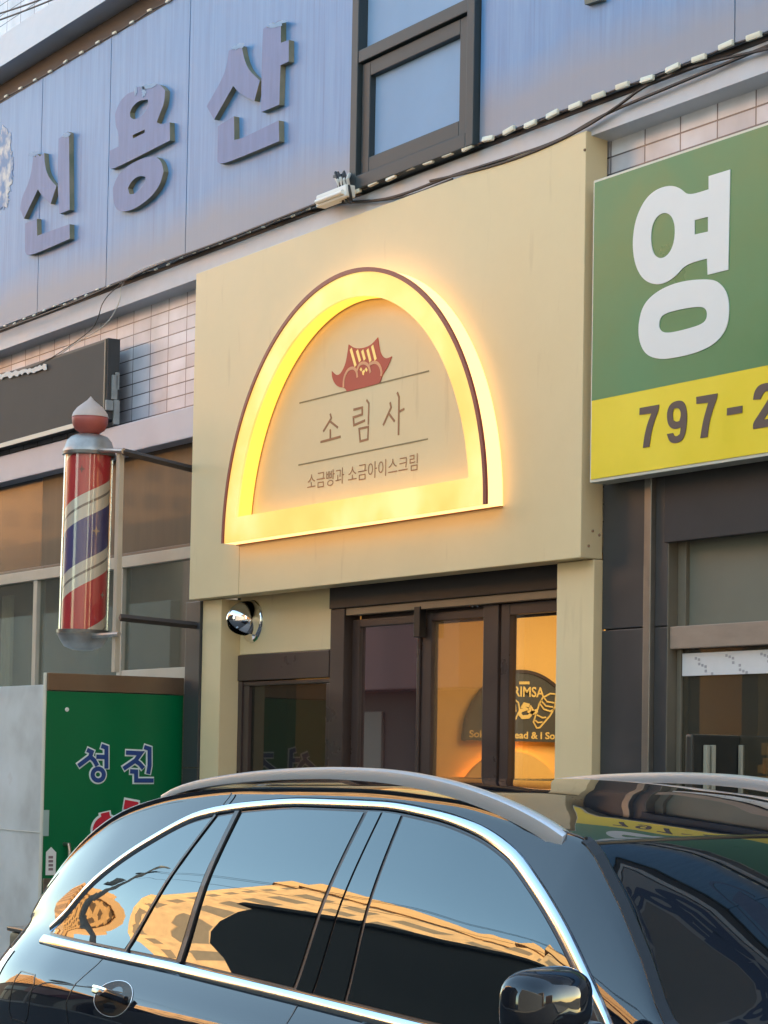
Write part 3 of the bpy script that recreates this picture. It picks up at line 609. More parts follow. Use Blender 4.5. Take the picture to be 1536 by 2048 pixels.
letter([[[(600, 425), (650, 440), (690, 478), (792, 446), (792, 380), (900, 347), (890, 848), (787, 873), (784, 792), (678, 820), (620, 890), (545, 927), (470, 905), (425, 830), (410, 720), (425, 600), (470, 500), (530, 445)],
         [(575, 560), (610, 580), (626, 640), (618, 720), (590, 775), (550, 795), (515, 770), (502, 700), (510, 620), (540, 575)], [(722, 600), (789, 583), (789, 657), (722, 672)]],
        [[(780, 893), (840, 905), (885, 960), (897, 1040), (885, 1140), (830, 1215), (740, 1260), (640, 1285), (550, 1297), (480, 1275), (445, 1210), (440, 1120), (465, 1020), (540, 950), (650, 905)],
         [(560, 1070), (650, 1045), (750, 1030), (783, 1045), (785, 1090), (760, 1120), (680, 1145), (590, 1165), (550, 1155), (542, 1115)]]], Sg, gs, M_wl, 'letter', GY-.003, GY-.0005, 66)
Sd = (5.189, 1240, 760); M_dg = mat('brown_digit', lin((84, 70, 66)), .5)
for nm, gl in (('digit', [[(203, 290), (403, 255), (400, 310), (350, 440), (320, 560), (303, 692), (237, 705), (250, 590), (280, 460), (325, 345), (200, 362)]]),
               ('digit', [[(620, 207), (670, 235), (695, 330), (690, 470), (670, 580), (630, 640), (560, 660), (510, 640), (485, 560), (548, 550), (560, 580), (590, 585), (620, 560), (630, 490), (560, 515), (505, 480), (485, 400), (490, 310), (530, 235)], [(590, 285), (625, 310), (632, 370), (615, 425), (580, 435), (550, 415), (543, 350), (555, 300)]]),
               ('digit', [[(790, 175), (1010, 138), (1005, 190), (960, 310), (925, 440), (905, 592), (832, 603), (850, 480), (875, 370), (915, 235), (792, 248)]]),
               ('dash', [[(1110, 292), (1268, 266), (1265, 340), (1107, 368)]]),
               ('digit', [[(1380, 205), (1390, 130), (1430, 60), (1500, 30), (1570, 30), (1620, 60), (1640, 130), (1610, 230), (1530, 350), (1490, 410), (1650, 385), (1650, 465), (1380, 510), (1378, 450), (1430, 370), (1540, 200), (1555, 140), (1530, 110), (1490, 125), (1455, 200)]])):
    letter([gl], Sd, gs, M_dg, nm, GY-.003, GY-.0005, 50)

# ================================================================== right hand shop front below the green sign
M_slate = mat('black_slate_tile', lin((58, 60, 62)), .35, var=.12, vscale=3, rvar=.1)
rs = thing('grey_shopfront', 'grey shopfront with black tiled column and dusty window under the green sign', 'shopfront', (-6.0, .1, .12))
ty = .12
tx0, tx1 = rx1+.004, xz(1290, 1300, ty)[0]; zj = at(1240, 1258, ty).z
for z0, z1 in ((.12, 1.0), (1.006, zj-.003), (zj+.003, 3.0)): MB().box(tx0, tx1, ty, ty+.2, z0, z1, .003).build('column_tile', M_slate, rs)
MB().box(tx0+.002, s2 if False else tx1+.12, ty+.02, ty+.19, .12, 2.99, 0).build('light_stop_backing', M_dark, rs)  # added behind the tiles to stop light leaking through the joints
M_strip = mat('dull_steel_strip', lin((150, 146, 138)), .35, metal=.8, var=.2, vscale=5)
sx1 = xz(1301, 1300, ty-.01)[0]; MB().box(tx1+.001, sx1, ty-.015, ty+.1, .12, 3.0, .003).build('metal_strip', M_strip, rs)
s2 = xz(1330, 1300, ty)[0]; 
for z0, z1 in ((.12, zj-.003), (zj+.003, 3.0)): MB().box(sx1+.001, s2, ty+.01, ty+.2, z0, z1, .003).build('column_tile', M_slate, rs)
wy = .16; M_gfr = mat('weathered_olive_frame', lin((112, 106, 92)), .45, var=.16, vscale=5)
f0, f1 = s2+.001, xz(1346, 1300, wy)[0]; MB().box(f0, f1, wy-.03, wy+.08, .12, 3.0, .003).build('window_frame', M_gfr, rs)
zbt, zbb = at(1440, 1248, wy).z, at(1440, 1294, wy).z
WX1 = -3.4
MB().box(f1+.001, WX1, wy-.02, wy+.08, zbb, zbt, .004).build('cross_beam', mat('dusty_tan_beam', lin((150, 132, 116)), .5, var=.16, vscale=7, stretch=(1, 1, 3)), rs)
ztp = at(1440, 968, wy).z
MB().box(f1+.001, WX1, wy+.0, wy+.07, ztp-.05, ztp, .004).build('top_rail', M_gfr, rs)
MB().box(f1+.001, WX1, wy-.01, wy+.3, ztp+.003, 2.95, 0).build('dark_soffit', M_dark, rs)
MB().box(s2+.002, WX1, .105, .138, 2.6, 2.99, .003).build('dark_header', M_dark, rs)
MB().box(f1+.001, f1+.055, wy+.02, wy+.06, zbt+.001, ztp-.052, .003).build('inner_frame', M_gfr, rs)
MB().box(f1+.056, WX1, wy+.04, wy+.05, zbt-.01, ztp-.04, 0).build('blind_panel', mat('dusty_film_panel', lin((112, 114, 102)), .4, var=.16, vscale=1.4, coat=.2), rs)
MB().box(f1+.03, WX1, wy+.03, wy+.036, .5, zbb+.01, 0).build('pane', glass('dusty_pane', (.34, .34, .3), 1.6, 1.5, body=.14, bodycol=lin((120, 116, 100)), grime=.12), rs)
MB().box(f1+.001, f1+.03, wy+.02, wy+.06, .12, zbb-.001, .003).build('inner_frame', M_gfr, rs)
MB().box(s2, WX1, wy-.03, wy+.1, .12, .5, .01).build('window_base', M_slate, rs)
# protective tape across the window top
tz0, tz1 = at(1440, 1349, wy).z, at(1440, 1303, wy).z
M_tape = mat('white_protective_film', lin((214, 214, 214)), .5, var=.06, vscale=12)
tpo = thing('protective_tape', 'strip of white printed protective film stuck across the window under the tan beam', 'tape', (-6, wy, tz0))
MB().box(f1+.04, WX1, wy+.018, wy+.0275, tz0, tz1, 0).build('film', M_tape, tpo)
pm = MB(); rr = random.Random(8); x = f1+.10
while x < -5.2:
    for zf in (.18, .5, .82):
        zc = tz0+(tz1-tz0)*zf; xo = x+(.82-zf)*.13
        for j in range(3):
            if rr.random() < .75: pm.box(xo+j*.02, xo+j*.02+.013, wy+.0165, wy+.0178, zc-.005-j*.006, zc+.006-j*.006, 0)
    x += .21
pm.build('print', mat('grey_print', lin((162, 162, 166)), .6), tpo)
# things inside the dim shop
ri = thing('dim_shop_interior', 'dark room with shelving and a small lit panel behind the dusty right window', 'room', (-6, 2, .1))
M_room = mat('dim_room_wall', lin((104, 100, 88)), .8, var=.1)
MB().box(-6.78, WX1, 4.2, 4.3, .1, 3, 0).build('back_wall', M_room, ri); MB().box(-6.88, -6.79, .45, 4.3, .1, 3, 0).build('side_wall', M_room, ri) ; MB().box(-6.88, WX1, .3, 4.3, 3.001, 3.1, 0).build('ceiling', M_room, ri)
dk = MB(); q = atx(1375, 1468, -6.77); q2 = atx(1536, 1468, -6.77)
MB().box(-6.785, -6.74, q.y, q2.y+.6, .1, q.z-.0, .01).build('dark_cabinet', mat('cabinet_black', lin((40, 42, 40)), .4), ri)
for px in (1408, 1420, 1478, 1485):
    a = atx(px, 1490, -6.73); MB().box(-6.735, -6.715, a.y, a.y+.02, .2, a.z, .003).build('pale_post', mat('pale_post_metal', lin((170, 168, 150)), .5), ri)
a = atx(1520, 1565, -6.7); b = atx(1532, 1490, -6.7)
for (u0, v0, u1, v1) in ((1518, 1566, 1534, 1552), (1518, 1546, 1524, 1530), (1526, 1510, 1534, 1486), (1528, 1548, 1534, 1516)):
    a = atx(u0, v0, -6.7); b = atx(u1, v1, -6.7)
    MB().box(-6.71, -6.69, a.y, b.y, a.z, b.z, .002).build('lit_panel', mat('lit_amber_panel', lin((255, 200, 120)), .5, emis=lin((255, 190, 100)), estr=.11), ri)

# ================================================================== left: barber shop front
bz = thing('barber_shopfront', 'barber shopfront with grey metal lintel, brown tinted transom and glass below', 'shopfront', (-13, .1, .12))
LY = .02
lz0, lz1 = at(384, 874, LY).z, at(384, 812, LY).z
MB().box(-18, FX0-.002, LY, WY-.001, lz0, lz1, .006).build('lintel', mat('lavender_grey_metal', lin((186, 182, 190)), .4, var=.08, vscale=3), bz)
gy = .12
tz0b, tz1b = at(378, 1087, gy).z, lz0
M_brg = mat('brown_tinted_panel', lin((80, 64, 48)), .45, spec=.2, var=.25, vscale=2, coat=.12, stretch=(3, 1, .5))
x_sp = xz(85, 1000, gy)[0]
MB().box(-18, x_sp, gy+.004, gy+.03, tz0b, tz1b-.001, 0).build('transom_panel', mat('black_tinted_panel', lin((34, 36, 42)), .25, coat=.15, var=.2, vscale=2), bz)
MB().box(x_sp+.001, FX0-.002, gy, gy+.03, tz0b, tz1b-.001, 0).build('transom_panel', M_brg, bz)
MB().box(-18, FX0-.002, gy-.004, gy+.03, tz0b-.02, tz0b-.001, .002).build('dark_rail', M_brown, bz)
M_crf = mat('cream_grey_frame', lin((176, 166, 148)), .45, var=.12, vscale=5)
zf0 = at(378, 1118, gy).z
MB().box(-18, FX0-.002, gy-.02, gy+.05, zf0, tz0b-.021, .004).build('frame_rail', M_crf, bz)
mx = xz(243, 1250, gy)[0]
for xx in (mx-.03, -13.6): MB().box(xx, xx+.06, gy-.015, gy+.05, .9, zf0-.001, .004).build('mullion', M_crf, bz)
MB().box(-18, FX0-.002, gy+.01, gy+.016, .9, zf0-.001, 0).build('pane', glass('barber_pane', (.8, .82, .78), 1.0, 1.5, body=.06, bodycol=lin((120, 124, 116)), grime=.15), bz)
zs = at(300, 1338, gy).z; MB().box(mx+.031, FX0-.002, gy-.01, gy+.008, zs-.16, zs, .003).build('sill_panel', mat('pale_sill', lin((180, 172, 156)), .5, var=.1, vscale=4), bz)
MB().box(-18, FX0-.002, gy-.03, gy+.08, .12, .9, .01).build('base_wall', M_slate, bz)
cxA, cxB = FX0+.0, lx0-.003
bc = thing('tile_column', 'narrow black tiled column left of the cream pilaster', 'column', ((cxA+cxB)/2, .1, .12)); xcl = xz(374, 1400, .08)[0]
zj2 = at(390, 1536, .05).z
for z0, z1 in ((.12, zj2-.003), (zj2+.003, FZ0-.004)): MB().box(xcl, cxB, .06, .3, z0, z1, .003).build('tile', M_slate, bc)
br_ = thing('barber_interior', 'dim barber room with a pale curtain and ceiling lamps behind the left glass', 'room', (-13, 2, .12))
MB().box(-18, -11.05, 3.6, 3.7, .1, 3.2, 0).build('back_wall', mat('barber_wall', lin((120, 126, 118)), .8, var=.2, vscale=1), br_); MB().box(-18, -11.05, .3, 3.7, 3.2, 3.3, 0).build('ceiling', mat('barber_ceiling', lin((150, 150, 140)), .8), br_)
MB().box(-11.15, -11.05, .3, 3.7, .1, 3.2, 0).build('side_wall', MATS['barber_wall'], br_)
a = at(4, 1372, .35); b = at(28, 1190, .35); cu = MB()
for i in range(4): cu.box(a.x+i*(b.x-a.x)/4, a.x+(i+.8)*(b.x-a.x)/4, .33, .36, a.z-.2, b.z+.0, .01)
cu.build('curtain', mat('curtain_cloth', lin((196, 196, 178)), .8), br_)
a = at(40, 1372, .5); b = at(78, 1190, .5); MB().box(a.x, b.x, .5, .52, a.z, b.z, .01).build('pale_panel', mat('pale_yellow_panel', lin((176, 172, 132)), .7), br_)
for q in ((35, 1225), (60, 1228), (98, 1226)):
    c = at(*q, .8); MB().lathe(c, [(.001, -.05), (.05, -.03), (.055, .01), (.001, .05)], 12).build('ceiling_lamp', mat('lamp_globe', lin((240, 240, 220)), .4, emis=(1, .95, .8), estr=.05), br_, smooth=True)

arealight('barber_ceiling_lamp', (-13, 1.8, 3.1), (2.5, 1.5), 5, (1, .95, .82))
# dark blank signboard upper left
dy0 = -.03
dx1 = xz(213, 760, dy0)[0]; dz1 = at(213, 676, dy0).z; dz0 = at(0, 895, dy0).z
ds = thing('blank_signboard', 'blank dark grey signboard with metal edge on the tiled wall, upper left', 'signboard', (-14, dy0, dz0))
M_dsb = mat('dark_grey_board', lin((64, 64, 62)), .6, var=.1, vscale=2, spec=.25); M_dse = mat('black_cabinet_side', lin((62, 62, 62)), .5, var=.15, vscale=8)
MB().box(-18, dx1, dy0+.004, dy0+.09, dz0, dz1, .004).build('cabinet', M_dse, ds); MB().box(-17.98, dx1-.035, dy0, dy0+.0035, dz0+.03, dz1-.02, 0).build('face', M_dsb, ds)
MB().box(-18, dx1-.002, dy0-.006, dy0-.001, dz0-.005, dz0+.026, .002).build('edge_strip', M_alu, ds); MB().box(dx1-.034, dx1-.016, dy0-.004, dy0+.003, dz0+.03, dz1-.002, .001).build('edge_strip', M_gfr, ds)
# bracket and junk on the end of the cabinet
jk = MB(); jx = dx1+.001
for (a0, b0, a1, b1) in ((223, 750, 232, 800), (230, 745, 236, 780), (226, 800, 236, 850), (210, 800, 224, 822)):
    p = atx(a0, b0, jx); q = atx(a1, b1, jx); jk.box(jx, jx+.02, min(p.y, q.y), max(p.y, q.y), q.z, p.z, .003)
jk.build('bracket', mat('grimy_bracket', lin((150, 152, 150)), .5, var=.25, vscale=14), ds)
tr = MB(); rr = random.Random(4); up, lo = [], []
for i in range(26):
    px = -10+i*4.1; base = 750-(px)*.2; p = at(px, base+rr.uniform(-5, 1), dy0-.008); q = at(px, base+6+rr.uniform(-2, 5), dy0-.012); up.append((p.x, p.z)); lo.append((q.x, q.z))
tr.prism([up+lo[::-1]], dy0-.012, dy0-.006); tag(tr.build('torn_film', mat('torn_white_film', lin((214, 212, 206)), .5, var=.15, vscale=20)), 'strip of torn white film hanging over the top edge of the dark signboard', 'plastic film')

# ================================================================== barber pole
BY = -.42
c1 = at(178, 905, BY); c0 = at(166, 1270, BY)
Rp = (at(228, 900, BY)-at(128, 900, BY)).length*FPX/FPX; Rp = 49*((c1-CAM).dot(_F))/FPX
bp = thing('barber_pole', 'red white and blue striped barber pole with onion finial on a steel post', 'barber pole', tuple(c0))
ax = (c1-c0).normalized(); Lc = (c1-c0).length
M_pole = mat('striped_barber_film', (1, 1, 1), .35, coat=.4); b = bsdf(M_pole); tc = N(M_pole, 'ShaderNodeTexCoord'); sp = N(M_pole, 'ShaderNodeSeparateXYZ'); L(M_pole, tc.outputs['Object'], sp.inputs[0])
vd = math.atan2(-.53, .85)
an = mathn(M_pole, 'ARCTAN2', sp.outputs[1], sp.outputs[0]); an = mathn(M_pole, 'DIVIDE', an, 2*math.pi)
ph = mathn(M_pole, 'SUBTRACT', mathn(M_pole, 'DIVIDE', sp.outputs[2], .81), mathn(M_pole, 'MULTIPLY', an, .57)); PHASE = .92
ph = mathn(M_pole, 'FRACT', mathn(M_pole, 'ADD', ph, PHASE+10))
red, wh, blu, gry = lin((184, 52, 58)), lin((206, 196, 180)), lin((74, 72, 122)), lin((120, 108, 100))
L(M_pole, ramp(M_pole, ph, [(0, red), (.32, wh), (.395, gry), (.415, wh), (.49, blu), (.80, wh), (.885, gry), (.905, wh), (.98, red)], True), b.inputs['Base Color'])
MB().lathe(c0, [(Rp*.9, 0), (Rp*.9, Lc)], 64, ax).build('striped_cylinder', M_pole, bp, smooth=True)
MB().lathe(c0, [(Rp, 0), (Rp, Lc)], 64, ax).build('clear_tube', glass('clear_tube_glass', (.97, .97, .95), 1.6, 1.45), bp, smooth=True)
M_cap = mat('cap_steel', lin((176, 172, 166)), .42, metal=.8, var=.25, vscale=14)
k_ = Rp/50
MB().lathe(c1, [(Rp*1.02, -8*k_), (Rp*1.06, -6*k_), (Rp*1.06, 4*k_), (Rp, 8*k_), (46*k_, 22*k_), (38*k_, 31*k_), (26*k_, 36*k_), (8*k_, 38*k_), (8*k_, 46*k_)], 48, ax).build('top_cap', M_cap, bp, smooth=True)
MB().lathe(c0, [(.001, -32*k_), (20*k_, -31*k_), (38*k_, -24*k_), (46*k_, -12*k_), (Rp, -4*k_), (Rp*1.06, 0), (Rp*1.06, 8*k_), (Rp*1.01, 10*k_)], 48, ax).build('bottom_cap', M_cap, bp, smooth=True)
cf = c1+ax*40*k_
MB().lathe(cf, [(18*k_, -2*k_), (30*k_, 6*k_), (36*k_, 18*k_), (37*k_, 30*k_), (36*k_, 32*k_)], 40, ax).build('finial_base', mat('dull_red_plastic', lin((166, 86, 78)), .5, var=.12, vscale=14), bp, smooth=True)
MB().lathe(cf, [(37.5*k_, 32*k_), (35*k_, 40*k_), (27*k_, 51*k_), (16*k_, 60*k_), (7*k_, 67*k_), (.5*k_, 75*k_)], 40, ax).build('finial', mat('milky_plastic', lin((196, 180, 170)), .45, var=.1, vscale=10), bp, smooth=True)
for t_, cpx in ((c1, -7), (c0, 3)): MB().lathe(t_+ax*cpx*k_*1.0, [(Rp*1.03, 0), (Rp*1.075, .5*k_), (Rp*1.075, 7*k_), (Rp*1.03, 7.5*k_)], 48, ax).build('collar', mat('dark_collar', lin((110, 108, 104)), .4, metal=.6, var=.2, vscale=20), bp, smooth=True)
for (sx_, sy_, sz_, cc_) in ((164, 938, 9, (120, 60, 58)), (192, 1062, 11, (150, 132, 120)), (204, 1190, 8, (150, 70, 62))):
    ctr = (c1+c0)/2; dv = (ray(sx_, sy_)).normalized(); o_ = CAM-c0; a2 = dv-ax*dv.dot(ax); b2 = o_-ax*o_.dot(ax); A_ = a2.dot(a2); B_ = 2*a2.dot(b2); C_ = b2.dot(b2)-(Rp*.9)**2; di = B_*B_-4*A_*C_
    if di > 0:
        P_ = CAM+dv*((-B_-math.sqrt(di))/(2*A_)); nn_ = (P_-c0); nn_ = (nn_-ax*nn_.dot(ax)).normalized(); uu_ = ax.cross(nn_); st_ = []
        for q_ in range(8):
            rr_ = sz_*k_*(1 if q_ % 2 == 0 else .38); an_ = math.pi*q_/4; st_.append(P_+nn_*.0035+uu_*rr_*math.sin(an_)*.8+ax*rr_*math.cos(an_))
        MB().add(st_, [tuple(range(8))]).build('star_mark', mat('star_%d' % cc_[0], lin(cc_), .5), bp)
po1 = at(240, 900, BY+.02); po0 = Vector((po1.x, po1.y, 2.1))
MB().box(po1.x-.022, po1.x+.02, po1.y-.012, po1.y+.02, 2.13, po1.z, .003).build('post', M_crf, bp)
for (a, b) in (((245, 903), (392, 940)), ((240, 1235), (392, 1251))):
    p = at(*a, BY); q = at(*b, .06); MB().tube([p, q], .021, 4).build('arm', mat('arm_steel', lin((66, 60, 58)), .5, var=.2), bp)
cl = MB(); cl.tube([c1+Vector((Rp*.9, 0, 0)), at(247, 902, BY)], .014, 8); cl.tube([c0+Vector((Rp*.8, 0, -.01)), at(238, 1268, BY)], .014, 8); cl.build('clamp', M_cap, bp)

# ================================================================== entrance booth with green side door
XB = -11.42; YB0, YB1 = atx(92, 1360, XB).y, .10; ztop = atx(92, 1345, XB).z+.0
eb = thing('entrance_booth', 'concrete grey entrance booth with a green lettered side door, left of the car', 'porch', (-12.2, -.4, .0))
M_conc = mat('mottled_concrete_board', lin((166, 172, 172)), .6, bump=.1, bscale=20)
b = bsdf(M_conc); tc = N(M_conc, 'ShaderNodeTexCoord'); nz = N(M_conc, 'ShaderNodeTexNoise'); nz.inputs['Scale'].default_value = 2.2; nz.inputs['Detail'].default_value = 9; nz.inputs['Distortion'].default_value = .15; L(M_conc, tc.outputs['Object'], nz.inputs[0])
L(M_conc, ramp(M_conc, nz.outputs[0], [(.3, lin((172, 176, 174))), (.5, lin((200, 206, 204))), (.66, lin((210, 216, 216))), (.74, lin((190, 186, 178)))]), b.inputs['Base Color'])
zseam = at(40, 1661, YB0).z
zf = at(50, 1371, YB0).z
MB().box(-13.6, XB-.03, YB0, YB0+.04, zseam+.003, zf, .003).build('front_panel', M_conc, eb); MB().box(-13.6, XB-.03, YB0+.002, YB0+.04, 0, zseam-.003, .003).build('front_panel', M_conc, eb)
MB().box(-13.6, XB-.03, YB0-.003, YB0+.03, zseam-.003, zseam+.003, 0).build('joint', M_white, eb)
MB().box(-13.62, XB-.002, YB0-.002+.045, YB1, zf-.03, zf+.0, .004).build('roof_sheet', M_conc, eb)
MB().box(XB-.028, XB, YB0-.004, YB0+.006, 0, ztop, .002).build('corner_trim', M_alu, eb)
zst = atx(200, 1384, XB).z; 
MB().box(XB-.03, XB+.006, YB0+.008, YB1, zst, ztop, .004).build('header_strip', mat('brown_steel_header', lin((128, 106, 86)), .3, metal=.5, var=.2, vscale=2.5), eb)
M_gd = mat('green_gloss_sheet', lin((0, 104, 60)), .3, var=.07, vscale=1.5, spec=.35)
gdo = MB().box(XB-.03, XB, YB0+.008, YB1, .05, zst-.003, .004).build('door', M_gd, eb, label='green side door with Korean lettering')
fX = lambda a, b, d: (XB+d, a, b)
def gp(sc, ox, oy, pts): return [(lambda p: (p.y, p.z))(atx(ox+a/sc, oy+b/sc, XB)) for a, b in pts]
ZB = (8.533, 140, 1480); ring = [(475+95*math.cos(t), 590+100*math.sin(t)) for t in [2*math.pi*i/28 for i in range(29)]]
gl = [[(300, 175), (365, 205), (335, 290), (150, 430)], [(345, 290), (410, 350), (450, 425)], [(460, 285), (600, 290)], [(545, 105), (615, 130), (615, 470)], ring,
      [(965, 215), (1200, 225), (1110, 350), (920, 480)], [(1130, 370), (1185, 410), (1235, 470)], [(1275, 125), (1350, 150), (1350, 440), (1328, 560)], [(1035, 535), (1120, 540), (1120, 690), (1400, 690)]]
kpx = (atx(201, 1530, XB).y-atx(200, 1530, XB).y)
m1_, m2_ = MB(), MB()
for i, g in enumerate(gl):
    m1_.stroke(gp(*ZB, g), 13.5*kpx, .0012+.0003*i, .0003, fX); m2_.stroke(gp(*ZB, g), 8*kpx, .0055+.0003*i, .0044, fX)
# grow the white border a little past the stroke ends
m1_.build('letter_outline', mat('white_paint', lin((218, 230, 226)), .5), gdo); m2_.build('letter', mat('blue_paint', lin((34, 66, 128)), .45), gdo)
ZF = (5.12, 0, 1580); ring2 = [(1085+95*math.cos(t), 415+105*math.sin(t)) for t in [2*math.pi*i/28 for i in range(29)]]
m1_, m2_ = MB(), MB()
for i, g in enumerate([ring2, [(1085, 315), (1075, 255)], [(1290, 150), (1370, 165), (1380, 600)]]):
    m1_.stroke(gp(*ZF, g), 25*kpx, .0012+.0003*i, .0003, fX); m2_.stroke(gp(*ZF, g), 17*kpx, .0055+.0003*i, .0044, fX)
m1_.build('letter_outline', MATS['white_paint'], gdo); m2_.build('letter', mat('red_paint', lin((196, 34, 56)), .45), gdo)
def xb(mb, px0, py0, px1, py1, d0, d1, bev=.003):
    p = atx(px0, py0, XB+d0); q = atx(px1, py1, XB+d0); return mb.box(XB+d0, XB+d1, min(p.y, q.y), max(p.y, q.y), min(p.z, q.z), max(p.z, q.z), bev)
hs = MB(); xb(hs, 85, 1757, 128, 1784, .001, .012); hs.build('hasp', M_ss, gdo)
hd = MB(); p = atx(132, 1688, XB); q = atx(132, 1768, XB); hd.tube([(XB, p.y-.012, p.z), (XB+.045, p.y-.004, p.z), (XB+.05, p.y, p.z-.03), (XB+.05, q.y, q.z+.03), (XB+.045, q.y, q.z), (XB, q.y, q.z)], .011, 10); hd.build('handle', M_ss, gdo, smooth=True)
st = MB(); xb(st, 92, 1704, 111, 1750, .002, .004, 0); p = atx(92, 1704, XB); q = atx(111, 1704, XB); r_ = atx(102, 1694, XB); st.prism([[(p.y, p.z), (q.y, q.z), (r_.y, r_.z)]], .002, .004, fX); st.build('sticker', M_white, gdo)
st = MB(); rr = random.Random(2)
for i, yy in enumerate((1712, 1720, 1728, 1736)): xb(st, 97, yy, 106, yy+5, .0046, .005, 0)
st.build('sticker_print', mat('faded_print', lin((130, 110, 112)), .6), gdo)
ed = MB(); xb(ed, 87, 1620, 97, 1672, .001, .004); ed.build('edge_plate', mat('pale_edge_plate', lin((150, 170, 164)), .5), gdo)
lk = MB(); c = atx(105, 1771, XB); lk.lathe((XB+.012, c.y, c.z), [(.001, .02), (.012, .018), (.014, 0)], 14, (1, 0, 0)); lk.tube([(XB+.02, c.y, c.z), (XB+.03, c.y+.05, c.z+.015), (XB+.02, c.y+.07, c.z)], .006, 8); lk.build('padlock', mat('dark_padlock', lin((70, 62, 56)), .4, metal=.6), gdo, smooth=True)
dt = MB(); c = atx(134, 1419, XB); dt.lathe((XB, c.y, c.z), [(.001, .004), (.012, .003), (.013, 0)], 10, (1, 0, 0)); dt.build('screw_cover', M_white, gdo)

# dark object with a bright rim behind the car's tail, built as a plain box
p = at(38, 1870, -1.25)
bn = thing('rimmed_box', 'black box with a bright metal rim just behind the tail of the car', 'bin', (p.x, -1.25, 0))
a = at(17, 1850, -1.25); b = at(78, 1850, -1.25)
MB().box(a.x, b.x, -1.25, -1.0, .02, a.z-.03, .03).build('body', M_black, bn, smooth=True); MB().box(a.x-.008, b.x+.008, -1.258, -.99, a.z-.03, a.z-.005, .01).build('rim', M_ss, bn)

# ================================================================== the parked estate car
CXc, CYc = -4.95, -2.02
car = thing('parked_car', 'glossy black estate car with chrome trim and silver roof rails parked by the shops', 'car', (CXc, CYc, 0))
def paint():
    M = mat('black_car_paint', (.006, .009, .016), .015, ior=1.62); bsdf(M).inputs['Specular Tint'].default_value = (.86, .96, 1, 1); return M
M_paint = paint()
M_cgl = mat('privacy_glass', (.004, .006, .008), .0, ior=2.05)
bsdf(M_cgl).inputs['Specular Tint'].default_value = (.76, .95, 1, 1)
M_ws = mat('windscreen_glass', (.004, .006, .008), .0, ior=1.55)
M_rub = mat('black_trim', lin((14, 13, 16)), .3)
M_rail = mat('silver_rail', lin((222, 228, 234)), .3, metal=.75)
ZB_ = lambda u: 1.02-.028*(u+.15)
T_belt = [(-2.34, 1.06), (-1.8, 1.055), (-.88, 1.04), (-.14, 1.02), (.47, 1.0), (1.2, .985), (1.7, .99), (2.0, .95), (2.2, .86), (2.34, .70)]
T_cant = [(-2.34, 1.065), (-2.28, 1.075), (-2.2, 1.10), (-2.08, 1.175), (-1.95, 1.28), (-1.8, 1.37), (-1.6, 1.445), (-1.3, 1.50), (-.9, 1.53), (-.3, 1.54), (.2, 1.522), (.5, 1.485), (.77, 1.455), (.95, 1.355), (1.15, 1.21), (1.32, 1.08), (1.5, 1.03), (1.8, 1.0), (2.0, .965), (2.2, .875), (2.34, .71)]
T_roof = [(-2.34, 1.08), (-2.28, 1.10), (-2.2, 1.16), (-2.08, 1.27), (-1.97, 1.37), (-1.85, 1.45), (-1.7, 1.515), (-1.5, 1.555), (-.9, 1.60), (-.3, 1.605), (.2, 1.58), (.5, 1.535), (.77, 1.48), (.95, 1.40), (1.15, 1.275), (1.35, 1.155), (1.5, 1.08), (1.62, 1.05), (1.8, 1.03), (2.0, .985), (2.2, .89), (2.34, .72)]
T_plan = [(-2.34, .66), (-2.32, .73), (-2.27, .80), (-2.18, .87), (-2.05, .925), (-1.85, .965), (-1.6, .99), (-1.2, 1.0), (1.2, 1.0), (1.6, .985), (1.9, .94), (2.1, .87), (2.25, .76), (2.34, .58)]
T_low = [(-2.34, .74), (-2.32, .82), (-2.27, .885), (-2.18, .94), (-2.05, .972), (-1.85, .99), (-1.6, 1.0), (1.2, 1.0), (1.6, .985), (1.9, .94), (2.1, .87), (2.25, .76), (2.34, .58)]
T_bulge = [(.3, 0), (.77, .09), (1.3, .16), (1.7, .10), (2.1, 0)]
def section(u):
    """control points (a, z) sill to roof centre; returns dense list and indices of belt and cant"""
    p = cinterp(T_plan, u); zb = cinterp(T_belt, u); zc = max(cinterp(T_cant, u), zb+.004); zr = max(cinterp(T_roof, u), zc+.003)
    ac = .882-.45*(zc-zb)-.0
    g = max(0, min(1, (zc-zb)/.45))
    hb = zb/1.03
    K = [(.72, .24), (.88, .30), (.955, .48*1), (.978, .66*hb), (.986, .79*hb), (.970, zb-.135), (.882, zb)]
    bow = .012*g; w2 = max(0, min(1, (u-.55)/.3)); w2 = w2*w2*(3-2*w2)
    K += [(.882-.225*(zc-zb)+bow, zb+(zc-zb)*.5), (ac-.02*g, zc)]
    K += [(ac-.045-.02*(1-g), zc+(zr-zc)*(.42-.24*w2)+.004*(1-w2)), (ac*.62, zc+(zr-zc)*(.86-.16*w2)), (ac*.3, zc+(zr-zc)*(.996-.04*w2)), (0, zr)]
    pl = cinterp(T_low, u); K = [(a*(pl if i_ < 5 else (pl+p)/2 if i_ == 5 else p), z) for i_, (a, z) in enumerate(K)]
    out = []; S = 6; n = len(K); idx = {}
    for i in range(n-1):
        P0 = K[i-1] if i else K[0]; P1 = K[i]; P2 = K[i+1]; P3 = K[i+2] if i+2 < n else (-K[n-2][0], K[n-2][1])
        idx[i] = len(out)
        for s in range(S):
            t = s/S; f = lambda a, b, c, d: .5*((2*b)+(-a+c)*t+(2*a-5*b+4*c-d)*t*t+(-a+3*b-3*c+d)*t**3)
            out.append((f(P0[0], P1[0], P2[0], P3[0]), f(P0[1], P1[1], P2[1], P3[1])))
    idx[n-1] = len(out); out.append(K[-1]); return out, idx
